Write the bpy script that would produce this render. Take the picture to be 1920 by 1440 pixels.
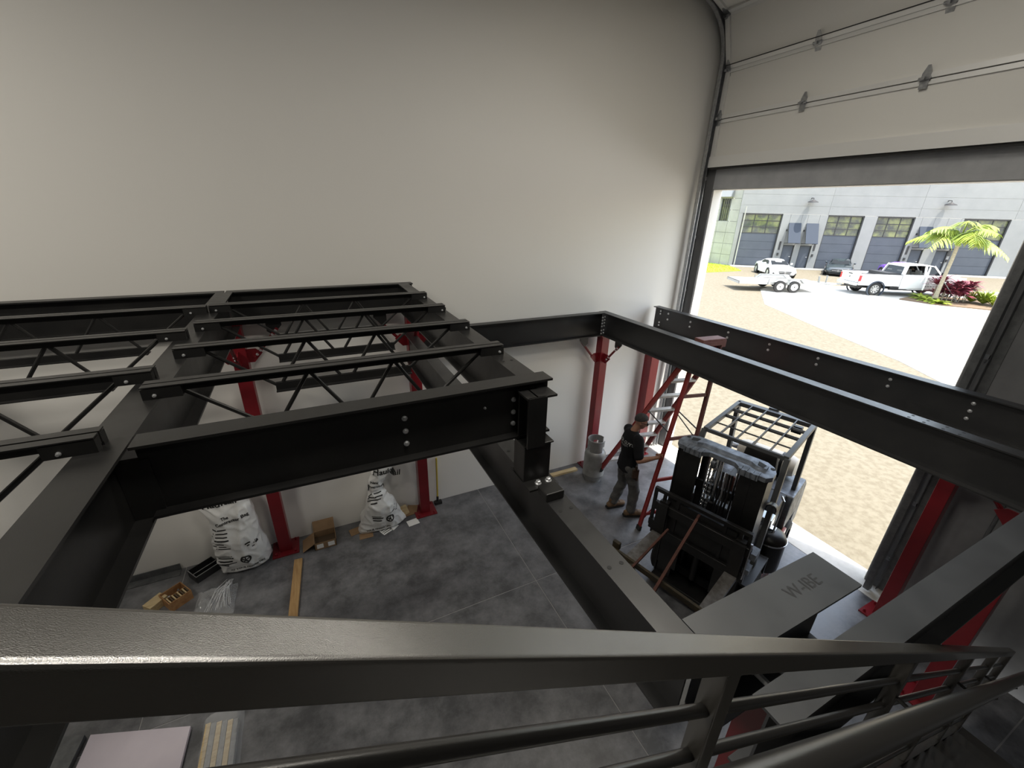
import bpy, bmesh, math, random
from mathutils import Vector, Matrix, Quaternion, noise
from mathutils.bvhtree import BVHTree
random.seed(7)
for o in list(bpy.data.objects):
    bpy.data.objects.remove(o)
SC = bpy.context.scene
COL = SC.collection
V = Vector
PI = math.pi

# ------------------------------------------------------------------ camera, sky, sun, lights, exposure
CAM_H = 4.5
cam_data = bpy.data.cameras.new('camera')
cam = bpy.data.objects.new('camera', cam_data)
COL.objects.link(cam)
cam_data.sensor_fit = 'HORIZONTAL'
cam_data.sensor_width = 36.0
cam_data.lens = 782.167 / 1920 * 36.0
cam_data.clip_start = 0.02
cam_data.clip_end = 500
_R = ((0.9013541, -0.4324084, 0.0241604), (-0.1475469, -0.3590535, -0.9215805), (0.4071740, 0.8271055, -0.3874348))
_m = Matrix(((_R[0][0], -_R[1][0], -_R[2][0], 0), (_R[0][1], -_R[1][1], -_R[2][1], 0), (_R[0][2], -_R[1][2], -_R[2][2], CAM_H), (0, 0, 0, 1)))
cam.matrix_world = _m
SC.camera = cam

SUN_DIR = V((0.10, -0.27, 0.957)).normalized()
world = bpy.data.worlds.new('world')
SC.world = world
world.use_nodes = True
wn = world.node_tree
bg = wn.nodes['Background']
sky = wn.nodes.new('ShaderNodeTexSky')
sky.sky_type = 'NISHITA'
sky.sun_disc = False
sky.sun_elevation = math.asin(SUN_DIR.z)
sky.sun_rotation = math.atan2(SUN_DIR.x, SUN_DIR.y)
sky.air_density = 1.6
sky.dust_density = 3.0
sky.ozone_density = 1.0
hz = wn.nodes.new('ShaderNodeMix')          # milky haze over the blue
hz.data_type = 'RGBA'
hz.inputs[0].default_value = 0.55
hz.inputs[7].default_value = (2.1, 2.1, 2.05, 1)
wn.links.new(sky.outputs[0], hz.inputs[6])
wn.links.new(hz.outputs[2], bg.inputs[0])
bg.inputs[1].default_value = 1.0
sun_data = bpy.data.lights.new('sun', 'SUN')
sun_data.energy = 10.5
sun_data.angle = 0.009
sun_data.color = (1.0, 0.95, 0.86)
sun = bpy.data.objects.new('sun', sun_data)
COL.objects.link(sun)
sun.rotation_euler = SUN_DIR.to_track_quat('Z', 'Y').to_euler()
sun.location = (10, 0, 30)
# fill lamps added for assumed high bays, overhead and out of frame
for i, (lx, ly, le) in enumerate(((-3.8, 1.6, 120), (-4.6, 3.2, 75), (1.2, 1.0, 72), (1.2, -2.2, 20), (3.3, 2.6, 42))):
    ld = bpy.data.lights.new('high_bay_fill', 'AREA')
    ld.shape = 'RECTANGLE'
    ld.size = 1.2
    ld.size_y = 0.4
    ld.energy = le
    ld.color = (1.0, 0.94, 0.83)
    lo = bpy.data.objects.new('high_bay_fill', ld)
    COL.objects.link(lo)
    lo.location = (lx, ly, 7.1)
SC.view_settings.view_transform = 'Standard'
SC.view_settings.look = 'None'
SC.view_settings.gamma = 1.0
SC.view_settings.use_curve_mapping = False
SC.view_settings.exposure = 0.0

# ------------------------------------------------------------------ materials
def mat(name, col, rough=0.5, metal=0.0, spec=0.5, col2=None, nscale=8.0, ndetail=4.0, bump=0.0, bscale=60.0, lo=0.35, hi=0.65, rough2=None, alpha=None, trans=0.0, coat=0.0, stretch=None):
    m = bpy.data.materials.new(name)
    m.use_nodes = True
    nt = m.node_tree
    b = nt.nodes['Principled BSDF']
    b.inputs['Base Color'].default_value = (*col, 1)
    b.inputs['Roughness'].default_value = rough
    b.inputs['Metallic'].default_value = metal
    b.inputs['Specular IOR Level'].default_value = spec
    b.inputs['Coat Weight'].default_value = coat
    b.inputs['Transmission Weight'].default_value = trans
    if alpha is not None:
        b.inputs['Alpha'].default_value = alpha
    tc = nt.nodes.new('ShaderNodeTexCoord')
    src = tc.outputs['Object']
    if stretch:
        mp = nt.nodes.new('ShaderNodeMapping')
        mp.inputs['Scale'].default_value = stretch
        nt.links.new(src, mp.inputs[0])
        src = mp.outputs[0]
    if col2 is not None or rough2 is not None:
        n = nt.nodes.new('ShaderNodeTexNoise')
        n.inputs['Scale'].default_value = nscale
        n.inputs['Detail'].default_value = ndetail
        n.inputs['Roughness'].default_value = 0.62 if ndetail < 11 else 0.74
        nt.links.new(src, n.inputs['Vector'])
        mr = nt.nodes.new('ShaderNodeMapRange')
        mr.inputs['From Min'].default_value = lo
        mr.inputs['From Max'].default_value = hi
        nt.links.new(n.outputs['Fac'], mr.inputs['Value'])
        if col2 is not None:
            mx = nt.nodes.new('ShaderNodeMix')
            mx.data_type = 'RGBA'
            mx.inputs[6].default_value = (*col, 1)
            mx.inputs[7].default_value = (*col2, 1)
            nt.links.new(mr.outputs[0], mx.inputs[0])
            nt.links.new(mx.outputs[2], b.inputs['Base Color'])
        if rough2 is not None:
            m2 = nt.nodes.new('ShaderNodeMapRange')
            m2.inputs['To Min'].default_value = rough
            m2.inputs['To Max'].default_value = rough2
            nt.links.new(mr.outputs[0], m2.inputs['Value'])
            nt.links.new(m2.outputs[0], b.inputs['Roughness'])
    if bump > 0:
        n2 = nt.nodes.new('ShaderNodeTexNoise')
        n2.inputs['Scale'].default_value = bscale
        n2.inputs['Detail'].default_value = 3.0
        nt.links.new(src, n2.inputs['Vector'])
        bp = nt.nodes.new('ShaderNodeBump')
        bp.inputs['Strength'].default_value = bump
        bp.inputs['Distance'].default_value = 0.01
        nt.links.new(n2.outputs['Fac'], bp.inputs['Height'])
        nt.links.new(bp.outputs[0], b.inputs['Normal'])
    return m

M = {}
M['black'] = mat('black_painted_steel', (0.013, 0.013, 0.0135), 0.32, spec=0.55, col2=(0.018, 0.0175, 0.017), nscale=3, bump=0.03, bscale=260, rough2=0.42)
M['doorlit'] = mat('doorlit_black_steel', (0.042, 0.045, 0.050), 0.36, spec=0.8, col2=(0.052, 0.055, 0.060), nscale=3, bump=0.03, bscale=260, rough2=0.48)  # black beam steel, its colour lightened for the light on the beam tops
M['half_doorlit'] = mat('half_doorlit_black_steel', (0.019, 0.0195, 0.021), 0.34, spec=0.7, col2=(0.026, 0.026, 0.027), nscale=3, bump=0.03, bscale=260, rough2=0.44)  # black steel raised a little in colour for door light and glare
M['rail'] = mat('textured_black_powder_coat', (0.045, 0.042, 0.037), 0.24, spec=1.0, bump=0.12, bscale=1300)
M['rail'].node_tree.nodes['Principled BSDF'].inputs['IOR'].default_value = 1.9
M['pipe'] = mat('satin_black_pipe', (0.022, 0.021, 0.020), 0.28, spec=1.0, bump=0.05, bscale=900)
M['red'] = mat('red_painted_steel', (0.19, 0.011, 0.017), 0.30, spec=0.5, col2=(0.155, 0.009, 0.014), nscale=3, bump=0.02, bscale=200)
M['bolt'] = mat('zinc_bolt', (0.75, 0.76, 0.78), 0.35, metal=0.75)
M['galv'] = mat('galvanised_steel', (0.42, 0.43, 0.44), 0.36, metal=0.8, col2=(0.30, 0.31, 0.33), nscale=25)
M['dgalv'] = mat('dull_galvanised_steel', (0.16, 0.165, 0.17), 0.5, metal=0.5, col2=(0.11, 0.115, 0.12), nscale=12)
M['wall'] = mat('white_wall_paint', (0.78, 0.765, 0.735), 0.62, spec=0.3, bump=0.05, bscale=90)
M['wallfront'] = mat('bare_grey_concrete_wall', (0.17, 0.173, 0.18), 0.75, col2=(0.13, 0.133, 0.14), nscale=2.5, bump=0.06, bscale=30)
M['header'] = mat('lightened_concrete_header', (0.42, 0.43, 0.45), 0.8, col2=(0.33, 0.34, 0.36), nscale=2.5, bump=0.08, bscale=25)  # wall concrete lightened to make up for shade under the door sections
M['unlit'] = mat('unlit_room_wall', (0.20, 0.20, 0.20), 0.85)  # grey of these unseen walls stands for the unlit room behind
M['ceil'] = mat('ceiling_deck_paint', (0.6, 0.6, 0.58), 0.8)
M['slab'] = mat('polished_dark_concrete', (0.060, 0.062, 0.068), 0.32, spec=0.9, col2=(0.25, 0.252, 0.265), nscale=2.4, ndetail=13, lo=0.40, hi=0.80, rough2=0.62, bump=0.02, bscale=40)
M['joint'] = mat('dusty_joint_filler', (0.30, 0.30, 0.30), 0.9)
M['apron'] = mat('pale_concrete', (0.55, 0.54, 0.51), 0.85, col2=(0.46, 0.45, 0.42), nscale=4, bump=0.1, bscale=60)
M['asphalt'] = mat('worn_tan_asphalt', (0.165, 0.148, 0.112), 0.9, spec=0.2, col2=(0.130, 0.114, 0.083), nscale=9, ndetail=10, lo=0.4, hi=0.62, bump=0.25, bscale=35)
M['drive'] = mat('pale_driveway_concrete', (0.60, 0.59, 0.56), 0.85, spec=0.2, col2=(0.52, 0.50, 0.45), nscale=0.3, ndetail=6)
M['facade'] = mat('tilt_up_concrete', (0.255, 0.262, 0.258), 0.85, spec=0.2, col2=(0.205, 0.212, 0.212), nscale=0.5, ndetail=8, lo=0.3, hi=0.75, bump=0.05, bscale=14)
M['facade2'] = mat('split_concrete_block', (0.38, 0.375, 0.35), 0.9, spec=0.2, col2=(0.32, 0.315, 0.29), nscale=0.9)
M['doorgrey'] = mat('slate_door_paint', (0.062, 0.072, 0.090), 0.55, spec=0.3, col2=(0.074, 0.085, 0.105), nscale=0.8)
M['awning'] = mat('slate_blue_awning', (0.040, 0.050, 0.068), 0.75, spec=0.2)
M['darkmetal'] = mat('dark_bronze_metal', (0.03, 0.03, 0.032), 0.5)
M['pane'] = mat('window_glass_reflection', (0.05, 0.06, 0.06), 0.06, spec=1.0, col2=(0.17, 0.19, 0.085), nscale=1.3, ndetail=8, lo=0.42, hi=0.62)  # yellow-green mottle paints tree reflections into the glass
M['doorpanel'] = mat('white_door_section', (0.72, 0.71, 0.68), 0.5, spec=0.4, bump=0.03, bscale=150)
M['doorstrip'] = mat('grey_door_stile', (0.74, 0.74, 0.73), 0.42, metal=0.25)
M['alu'] = mat('aluminium', (0.70, 0.70, 0.69), 0.4, metal=0.5, col2=(0.6, 0.58, 0.55), nscale=15)
M['fibre'] = mat('red_fibreglass', (0.30, 0.035, 0.03), 0.5, col2=(0.24, 0.03, 0.03), nscale=10)
M['fibredull'] = mat('faded_brown_fibreglass', (0.20, 0.085, 0.07), 0.6, col2=(0.16, 0.06, 0.055), nscale=10)
M['shirt'] = mat('black_cotton', (0.010, 0.010, 0.012), 0.85, spec=0.2, bump=0.25, bscale=25)
M['print'] = mat('white_print', (0.42, 0.42, 0.42), 0.8)
M['pants'] = mat('charcoal_work_trousers', (0.115, 0.112, 0.108), 0.85, col2=(0.075, 0.074, 0.073), nscale=14, bump=0.5, bscale=22)
M['skin'] = mat('skin', (0.40, 0.215, 0.145), 0.5, spec=0.4, col2=(0.33, 0.165, 0.11), nscale=18)
M['hair'] = mat('short_dark_hair', (0.016, 0.014, 0.013), 0.8, col2=(0.05, 0.047, 0.045), nscale=60, bump=0.5, bscale=180)
M['boot'] = mat('tan_leather', (0.20, 0.125, 0.065), 0.7, col2=(0.085, 0.05, 0.03), nscale=20, bump=0.1, bscale=80)
M['rubber'] = mat('black_rubber', (0.014, 0.014, 0.014), 0.75)
M['belt'] = mat('brown_leather', (0.06, 0.035, 0.02), 0.6)
M['tank'] = mat('aluminium_tank', (0.30, 0.30, 0.295), 0.45, metal=0.4, col2=(0.22, 0.22, 0.215), nscale=6, bump=0.05, bscale=60)
M['bag'] = mat('white_woven_plastic', (0.76, 0.76, 0.75), 0.30, spec=0.6, bump=0.35, bscale=14)
M['crease'] = mat('film_crease', (0.85, 0.87, 0.88), 0.2, spec=0.9, alpha=0.4)
M['ink'] = mat('black_ink', (0.012, 0.012, 0.012), 0.6)
M['card'] = mat('brown_cardboard', (0.29, 0.185, 0.10), 0.85, col2=(0.24, 0.15, 0.08), nscale=9)
M['cardin'] = mat('dark_box_inside', (0.09, 0.06, 0.035), 0.9)
M['paper'] = mat('white_paper', (0.78, 0.78, 0.76), 0.8)
M['wood'] = mat('raw_pine', (0.42, 0.27, 0.12), 0.75, col2=(0.30, 0.17, 0.065), nscale=5, ndetail=8, stretch=(8, 0.8, 8), bump=0.1, bscale=30)
M['wood2'] = mat('pale_pine', (0.62, 0.50, 0.30), 0.75, col2=(0.45, 0.33, 0.17), nscale=5, ndetail=8, stretch=(0.8, 8, 8))
M['woodbox'] = mat('plywood', (0.40, 0.22, 0.09), 0.7, col2=(0.26, 0.12, 0.045), nscale=14)
M['film'] = mat('clear_plastic_film', (0.80, 0.82, 0.84), 0.12, spec=1.0, alpha=0.26)
M['sheet'] = mat('lilac_white_board', (0.60, 0.545, 0.60), 0.7, col2=(0.54, 0.49, 0.55), nscale=2)
M['yellow'] = mat('yellow_stick_paint', (0.55, 0.42, 0.05), 0.5)
M['orange'] = mat('faded_orange_paint', (0.55, 0.12, 0.05), 0.6)
M['fblack'] = mat('forklift_black', (0.007, 0.007, 0.008), 0.36, spec=0.45, col2=(0.012, 0.0115, 0.011), nscale=9)
M['fgrey'] = mat('worn_grey_steel', (0.20, 0.22, 0.25), 0.36, metal=0.6, col2=(0.09, 0.095, 0.105), nscale=8, rough2=0.5)
M['fplate'] = mat('scuffed_blue_grey_plate', (0.34, 0.37, 0.42), 0.34, metal=0.75, col2=(0.20, 0.22, 0.25), nscale=14, rough2=0.48)
M['marker'] = mat('faint_marker', (0.030, 0.031, 0.033), 0.6)
M['fguard'] = mat('guard_grey_paint', (0.075, 0.078, 0.082), 0.4, spec=0.5)
M['forange'] = mat('forklift_orange', (0.30, 0.055, 0.025), 0.35, coat=0.3)
M['fworn'] = mat('worn_fork_steel', (0.22, 0.215, 0.21), 0.42, metal=0.6, col2=(0.12, 0.11, 0.10), nscale=12)
M['rust'] = mat('rusty_red_steel', (0.10, 0.03, 0.018), 0.75, col2=(0.05, 0.018, 0.013), nscale=15)
M['olive'] = mat('greasy_olive_steel', (0.022, 0.017, 0.008), 0.6, col2=(0.045, 0.032, 0.014), nscale=15)
M['chrome'] = mat('chrome', (0.75, 0.75, 0.75), 0.18, metal=1.0)
M['lpg'] = mat('off_white_tank_paint', (0.66, 0.62, 0.54), 0.4)
M['seat'] = mat('seat_vinyl', (0.02, 0.02, 0.02), 0.5)
M['carwhite'] = mat('white_car_paint', (0.80, 0.80, 0.80), 0.25, coat=0.6)
M['carblack'] = mat('black_car_paint', (0.02, 0.03, 0.035), 0.2, coat=0.8)
M['carpurple'] = mat('purple_car_paint', (0.20, 0.06, 0.62), 0.25, coat=0.8)
M['carglass'] = mat('car_glass', (0.015, 0.018, 0.022), 0.08, spec=0.35)
M['cartrim'] = mat('car_trim', (0.02, 0.02, 0.022), 0.5)
M['silver'] = mat('silver_wheel', (0.55, 0.55, 0.56), 0.3, metal=0.7)
M['bumper'] = mat('chrome_bumper', (0.62, 0.68, 0.72), 0.25, metal=0.7)
M['tail'] = mat('red_lamp_lens', (0.55, 0.02, 0.03), 0.25)
M['trailer'] = mat('pale_trailer_deck', (0.42, 0.42, 0.41), 0.6, metal=0.1)
M['fender'] = mat('grey_trailer_fender', (0.19, 0.20, 0.20), 0.5)
M['trunk'] = mat('palm_trunk_bark', (0.34, 0.30, 0.22), 0.9, col2=(0.24, 0.21, 0.15), nscale=7, stretch=(1, 1, 5))
M['frond'] = mat('palm_frond', (0.25, 0.31, 0.035), 0.55, col2=(0.17, 0.245, 0.03), nscale=3)
M['ti'] = mat('burgundy_leaf', (0.20, 0.035, 0.065), 0.5, col2=(0.30, 0.07, 0.09), nscale=4)
M['fern'] = mat('yellow_green_leaf', (0.36, 0.42, 0.04), 0.6, col2=(0.26, 0.36, 0.04), nscale=3)
M['grass'] = mat('lawn_grass', (0.30, 0.42, 0.02), 0.7, col2=(0.24, 0.36, 0.02), nscale=3)
M['soil'] = mat('mulch_soil', (0.16, 0.11, 0.07), 0.95)
M['treeleaf'] = mat('tree_leaf', (0.20, 0.28, 0.04), 0.6, col2=(0.12, 0.2, 0.03), nscale=2)

# ------------------------------------------------------------------ mesh helpers
WM = {}
def wmat(o):
    if o is None:
        return Matrix.Identity(4)
    return WM[o.name]

class G:
    def __init__(s):
        s.v = []
        s.f = []
    def add(s, vs, fs):
        n = len(s.v)
        s.v += [V(p) for p in vs]
        s.f += [[i + n for i in f] for f in fs]
        return s
    def box(s, x0, x1, y0, y1, z0, z1):
        return s.add([(x0, y0, z0), (x1, y0, z0), (x1, y1, z0), (x0, y1, z0), (x0, y0, z1), (x1, y0, z1), (x1, y1, z1), (x0, y1, z1)],
                     [(0, 3, 2, 1), (4, 5, 6, 7), (0, 1, 5, 4), (1, 2, 6, 5), (2, 3, 7, 6), (3, 0, 4, 7)])
    def obox(s, c, size, rot):
        c = V(c)
        R = rot if isinstance(rot, Matrix) else Matrix.Rotation(rot, 3, 'Z')
        hx, hy, hz = size[0] / 2, size[1] / 2, size[2] / 2
        vs = [c + R @ V(p) for p in ((-hx, -hy, -hz), (hx, -hy, -hz), (hx, hy, -hz), (-hx, hy, -hz), (-hx, -hy, hz), (hx, -hy, hz), (hx, hy, hz), (-hx, hy, hz))]
        return s.add(vs, [(0, 3, 2, 1), (4, 5, 6, 7), (0, 1, 5, 4), (1, 2, 6, 5), (2, 3, 7, 6), (3, 0, 4, 7)])
    def frame(s, p0, p1, up=(0, 0, 1)):
        a = V(p1) - V(p0)
        L = a.length
        a.normalize()
        up = V(up)
        if abs(a.dot(up.normalized())) > 0.99:
            up = V((1, 0, 0))
        side = a.cross(up).normalized()
        u = side.cross(a).normalized()
        return a, side, u, L
    def bar(s, p0, p1, w, h, up=(0, 0, 1)):
        # rectangular bar: w across, h along up
        a, sd, u, L = s.frame(p0, p1, up)
        p0 = V(p0)
        p1 = V(p1)
        vs = []
        for p in (p0, p1):
            for i, j in ((-1, -1), (1, -1), (1, 1), (-1, 1)):
                vs.append(p + sd * (i * w / 2) + u * (j * h / 2))
        return s.add(vs, [(0, 1, 2, 3), (7, 6, 5, 4), (0, 4, 5, 1), (1, 5, 6, 2), (2, 6, 7, 3), (3, 7, 4, 0)])
    def prof(s, p0, p1, poly, up=(0, 0, 1)):
        # sweep a 2D polygon (across, up) from p0 to p1
        a, sd, u, L = s.frame(p0, p1, up)
        n = len(poly)
        vs = [V(p) + sd * x + u * y for p in (p0, p1) for x, y in poly]
        fs = [tuple(range(n)), tuple(range(2 * n - 1, n - 1, -1))]
        fs += [(i, i + n, (i + 1) % n + n, (i + 1) % n) for i in range(n)]
        return s.add(vs, fs)
    def ibeam(s, p0, p1, d, w, tf=0.012, tw=0.009, up=(0, 0, 1)):
        # p0, p1 along the middle of the top face
        a = w / 2
        b = tw / 2
        return s.prof(p0, p1, [(-a, 0), (-a, -tf), (-b, -tf), (-b, -d + tf), (-a, -d + tf), (-a, -d), (a, -d), (a, -d + tf), (b, -d + tf), (b, -tf), (a, -tf), (a, 0)], up)
    def tube(s, pts, r, n=8, cap=True):
        pts = [V(p) for p in pts]
        rs = r if isinstance(r, (list, tuple)) else [r] * len(pts)
        vs = []
        prev = None
        for i, p in enumerate(pts):
            if i == 0:
                t = pts[1] - p
            elif i == len(pts) - 1:
                t = p - pts[-2]
            else:
                t = (pts[i + 1] - p).normalized() + (p - pts[i - 1]).normalized()
            t.normalize()
            if prev is None:
                x = t.orthogonal().normalized()
            else:
                x = (prev - t * prev.dot(t)).normalized()
            prev = x
            y = t.cross(x)
            for k in range(n):
                a = 2 * PI * k / n
                vs.append(p + x * (rs[i] * math.cos(a)) + y * (rs[i] * math.sin(a)))
        fs = []
        for i in range(len(pts) - 1):
            for k in range(n):
                fs.append((i * n + k, i * n + (k + 1) % n, (i + 1) * n + (k + 1) % n, (i + 1) * n + k))
        if cap:
            fs.append(tuple(range(n - 1, -1, -1)))
            fs.append(tuple((len(pts) - 1) * n + k for k in range(n)))
        return s.add(vs, fs)
    def cyl(s, p0, p1, r, n=12, r2=None):
        return s.tube([p0, p1], [r, r if r2 is None else r2], n)
    def lathe(s, prof, c=(0, 0, 0), n=20, axis=None, cap=True):
        # prof: list of (r, h); axis: 3x3 matrix or None for z
        A = axis or Matrix.Identity(3)
        c = V(c)
        vs = []
        for r, h in prof:
            for k in range(n):
                a = 2 * PI * k / n
                vs.append(c + A @ V((r * math.cos(a), r * math.sin(a), h)))
        fs = []
        for i in range(len(prof) - 1):
            for k in range(n):
                fs.append((i * n + k, i * n + (k + 1) % n, (i + 1) * n + (k + 1) % n, (i + 1) * n + k))
        if cap:
            fs.append(tuple(range(n - 1, -1, -1)))
            fs.append(tuple((len(prof) - 1) * n + k for k in range(n)))
        return s.add(vs, fs)
    def extr(s, poly, h0, h1, ax=None, c=(0, 0, 0)):
        # polygon in local xy extruded from h0 to h1 along local z; ax 3x3
        A = ax or Matrix.Identity(3)
        c = V(c)
        n = len(poly)
        vs = [c + A @ V((x, y, h)) for h in (h0, h1) for x, y in poly]
        fs = [tuple(range(n - 1, -1, -1)), tuple(range(n, 2 * n))]
        fs += [(i, (i + 1) % n, (i + 1) % n + n, i + n) for i in range(n)]
        return s.add(vs, fs)
    def loft(s, rings, cap=True):
        n = len(rings[0])
        vs = [p for r in rings for p in r]
        fs = []
        for i in range(len(rings) - 1):
            for k in range(n):
                fs.append((i * n + k, i * n + (k + 1) % n, (i + 1) * n + (k + 1) % n, (i + 1) * n + k))
        if cap:
            fs.append(tuple(range(n - 1, -1, -1)))
            fs.append(tuple((len(rings) - 1) * n + k for k in range(n)))
        return s.add(vs, fs)
    def grid(s, fn, nu, nv):
        vs = [fn(i / nu, j / nv) for j in range(nv + 1) for i in range(nu + 1)]
        fs = [(j * (nu + 1) + i, j * (nu + 1) + i + 1, (j + 1) * (nu + 1) + i + 1, (j + 1) * (nu + 1) + i) for j in range(nv) for i in range(nu)]
        return s.add(vs, fs)
    def blade(s, p, d, L, w, droop=0.3, n=3, up=(0, 0, 1)):
        # a leaf: thin folded strip
        p = V(p)
        d = V(d).normalized()
        sd = d.cross(V(up))
        if sd.length < 1e-4:
            sd = V((1, 0, 0))
        sd.normalize()
        vs = []
        for i in range(n + 1):
            t = i / n
            q = p + d * (L * t) - V((0, 0, droop * L * t * t))
            ww = w * (0.35 + 0.65 * math.sin(PI * min(0.98, t * 0.9 + 0.1))) if i < n else w * 0.06
            vs += [q - sd * ww / 2, q + sd * ww / 2]
        fs = [(2 * i, 2 * i + 1, 2 * i + 3, 2 * i + 2) for i in range(n)]
        return s.add(vs, fs)
    def mesh(s, name, m, xf=None, smooth=True, angle=35, bevel=0, recalc=True):
        me = bpy.data.meshes.new(name)
        vs = [xf @ p for p in s.v] if xf is not None else s.v
        me.from_pydata([tuple(p) for p in vs], [], s.f)
        if recalc or bevel:
            bm = bmesh.new()
            bm.from_mesh(me)
            if recalc:
                bmesh.ops.recalc_face_normals(bm, faces=bm.faces)
            if bevel:
                es = [e for e in bm.edges if len(e.link_faces) == 2 and e.calc_face_angle(0) > 0.6]
                bmesh.ops.bevel(bm, geom=es, offset=bevel, segments=2, affect='EDGES', profile=0.5)
            bm.to_mesh(me)
            bm.free()
        me.materials.append(M[m] if isinstance(m, str) else m)
        if smooth:
            me.polygons.foreach_set('use_smooth', [True] * len(me.polygons))
            me.set_sharp_from_angle(angle=math.radians(angle))
        me.update()
        return me
    def obj(s, name, m, parent=None, loc=None, local=False, kind=None, label=None, **kw):
        # world-space geometry unless local; loc = origin of a top-level mesh
        if parent is not None:
            xf = None if local else wmat(parent).inverted()
            me = s.mesh(name, m, xf, **kw)
            o = bpy.data.objects.new(name, me)
            COL.objects.link(o)
            o.parent = parent
            WM[o.name] = wmat(parent).copy()
        else:
            L = Matrix.Translation(loc) if loc is not None else Matrix.Identity(4)
            me = s.mesh(name, m, L.inverted(), **kw)
            o = bpy.data.objects.new(name, me)
            COL.objects.link(o)
            o.location = loc or (0, 0, 0)
            WM[o.name] = L
        if kw.get('bevel') and kw.get('smooth', True):
            wnm = o.modifiers.new('weighted_normal', 'WEIGHTED_NORMAL')
            wnm.keep_sharp = True
            wnm.weight = 90
        if kind:
            o['kind'] = kind
        if label:
            o['label'] = label
        return o

def tag(o, label, cat, group=None):
    o['label'] = label
    o['category'] = cat
    if group:
        o['group'] = group
    return o

def thing(name, label, cat, loc=(0, 0, 0), rz=0.0, group=None, kind=None):
    o = bpy.data.objects.new(name, None)
    o.empty_display_size = 0.2
    COL.objects.link(o)
    o.location = loc
    o.rotation_euler = (0, 0, rz)
    WM[o.name] = Matrix.Translation(loc) @ Matrix.Rotation(rz, 4, 'Z')
    if kind:
        o['kind'] = kind
        if label:
            o['label'] = label
    else:
        tag(o, label, cat, group)
    return o

def dup(root, loc, rz=None, label=None, group=None):
    kids = {}
    for o in COL.objects:
        if o.parent is not None:
            kids.setdefault(o.parent.name, []).append(o)
    def cp(o, par):
        c = o.copy()
        COL.objects.link(c)
        if par is not None:
            c.parent = par
        for k in kids.get(o.name, []):
            cp(k, c)
        return c
    r = cp(root, None)
    r.location = loc
    if rz is not None:
        r.rotation_euler = (0, 0, rz)
    if label:
        r['label'] = label
    if group:
        r['group'] = group
    return r

_boltcache = {}
def bolt(parent, p, axis, r=0.016, h=0.012, m='bolt'):
    key = (round(r, 4), round(h, 4), m)
    if key not in _boltcache:
        g = G().lathe([(r * 1.35, 0), (r * 1.35, h * 0.25)], n=12).lathe([(r, h * 0.25), (r, h), (r * 0.6, h * 1.1)], n=6)
        _boltcache[key] = g.mesh('bolt', m, smooth=False)
    o = bpy.data.objects.new('bolt', _boltcache[key])
    COL.objects.link(o)
    o.parent = parent
    inv = wmat(parent).inverted()
    q = (inv.to_3x3() @ V(axis)).to_track_quat('Z', 'Y')
    o.matrix_local = Matrix.Translation(inv @ V(p)) @ q.to_matrix().to_4x4()
    return o

def text_mesh(body, size, res=3, bold=0.0):
    cu = bpy.data.curves.new('txt', 'FONT')
    cu.body = body
    cu.size = size
    cu.align_x = 'CENTER'
    cu.align_y = 'CENTER'
    cu.resolution_u = res
    cu.offset = bold
    o = bpy.data.objects.new('txt', cu)
    COL.objects.link(o)
    dg = bpy.context.evaluated_depsgraph_get()
    me = bpy.data.meshes.new_from_object(o.evaluated_get(dg))
    bpy.data.objects.remove(o)
    bm = bmesh.new()
    bm.from_mesh(me)
    bpy.data.meshes.remove(me)
    return bm

def stroke_bm(polys):
    # filled 2D polygons as a bmesh
    bm = bmesh.new()
    for poly in polys:
        bm.faces.new([bm.verts.new((x, y, 0)) for x, y in poly])
    return bm

def decal(name, bm, c, xdir, ydir, m, parent, target=None, off=0.004, cut=0.03):
    # lay a flat bmesh (local xy) on a surface: world frame c, xdir, ydir; projected along -n on target BVH
    xd = V(xdir).normalized()
    yd = V(ydir).normalized()
    n = xd.cross(yd).normalized()
    bmesh.ops.triangulate(bm, faces=bm.faces)
    if target is not None:
        for _ in range(4):
            es = [e for e in bm.edges if e.calc_length() > cut]
            if not es:
                break
            bmesh.ops.subdivide_edges(bm, edges=es, cuts=1)
            bmesh.ops.triangulate(bm, faces=bm.faces)
    for v in bm.verts:
        p = V(c) + xd * v.co.x + yd * v.co.y
        if target is not None:
            hit = target.ray_cast(p + n * 0.6, -n, 1.6)
            if hit[0] is not None:
                p = hit[0] + n * off
        else:
            p = p + n * off
        v.co = wmat(parent).inverted() @ p
    me = bpy.data.meshes.new(name)
    bm.to_mesh(me)
    bm.free()
    me.materials.append(M[m])
    o = bpy.data.objects.new(name, me)
    COL.objects.link(o)
    o.parent = parent
    WM[o.name] = wmat(parent).copy()
    return o

def bvh_world(o):
    W = wmat(o)
    me = o.data
    return BVHTree.FromPolygons([W @ v.co for v in me.vertices], [list(p.vertices) for p in me.polygons])

# ------------------------------------------------------------------ the hall
YW = 5.59          # face of the long white wall
XF = 6.20          # inner face of the front wall
XO = 6.40          # outer face
OY0, OY1, OZ = 1.66, 5.36, 4.87   # door opening
XB, YR, ZC = -7.0, -6.5, 9.0

def struct(name, g, m, **kw):
    o = g.obj(name, m, **kw)
    o['kind'] = 'structure'
    return o

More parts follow.
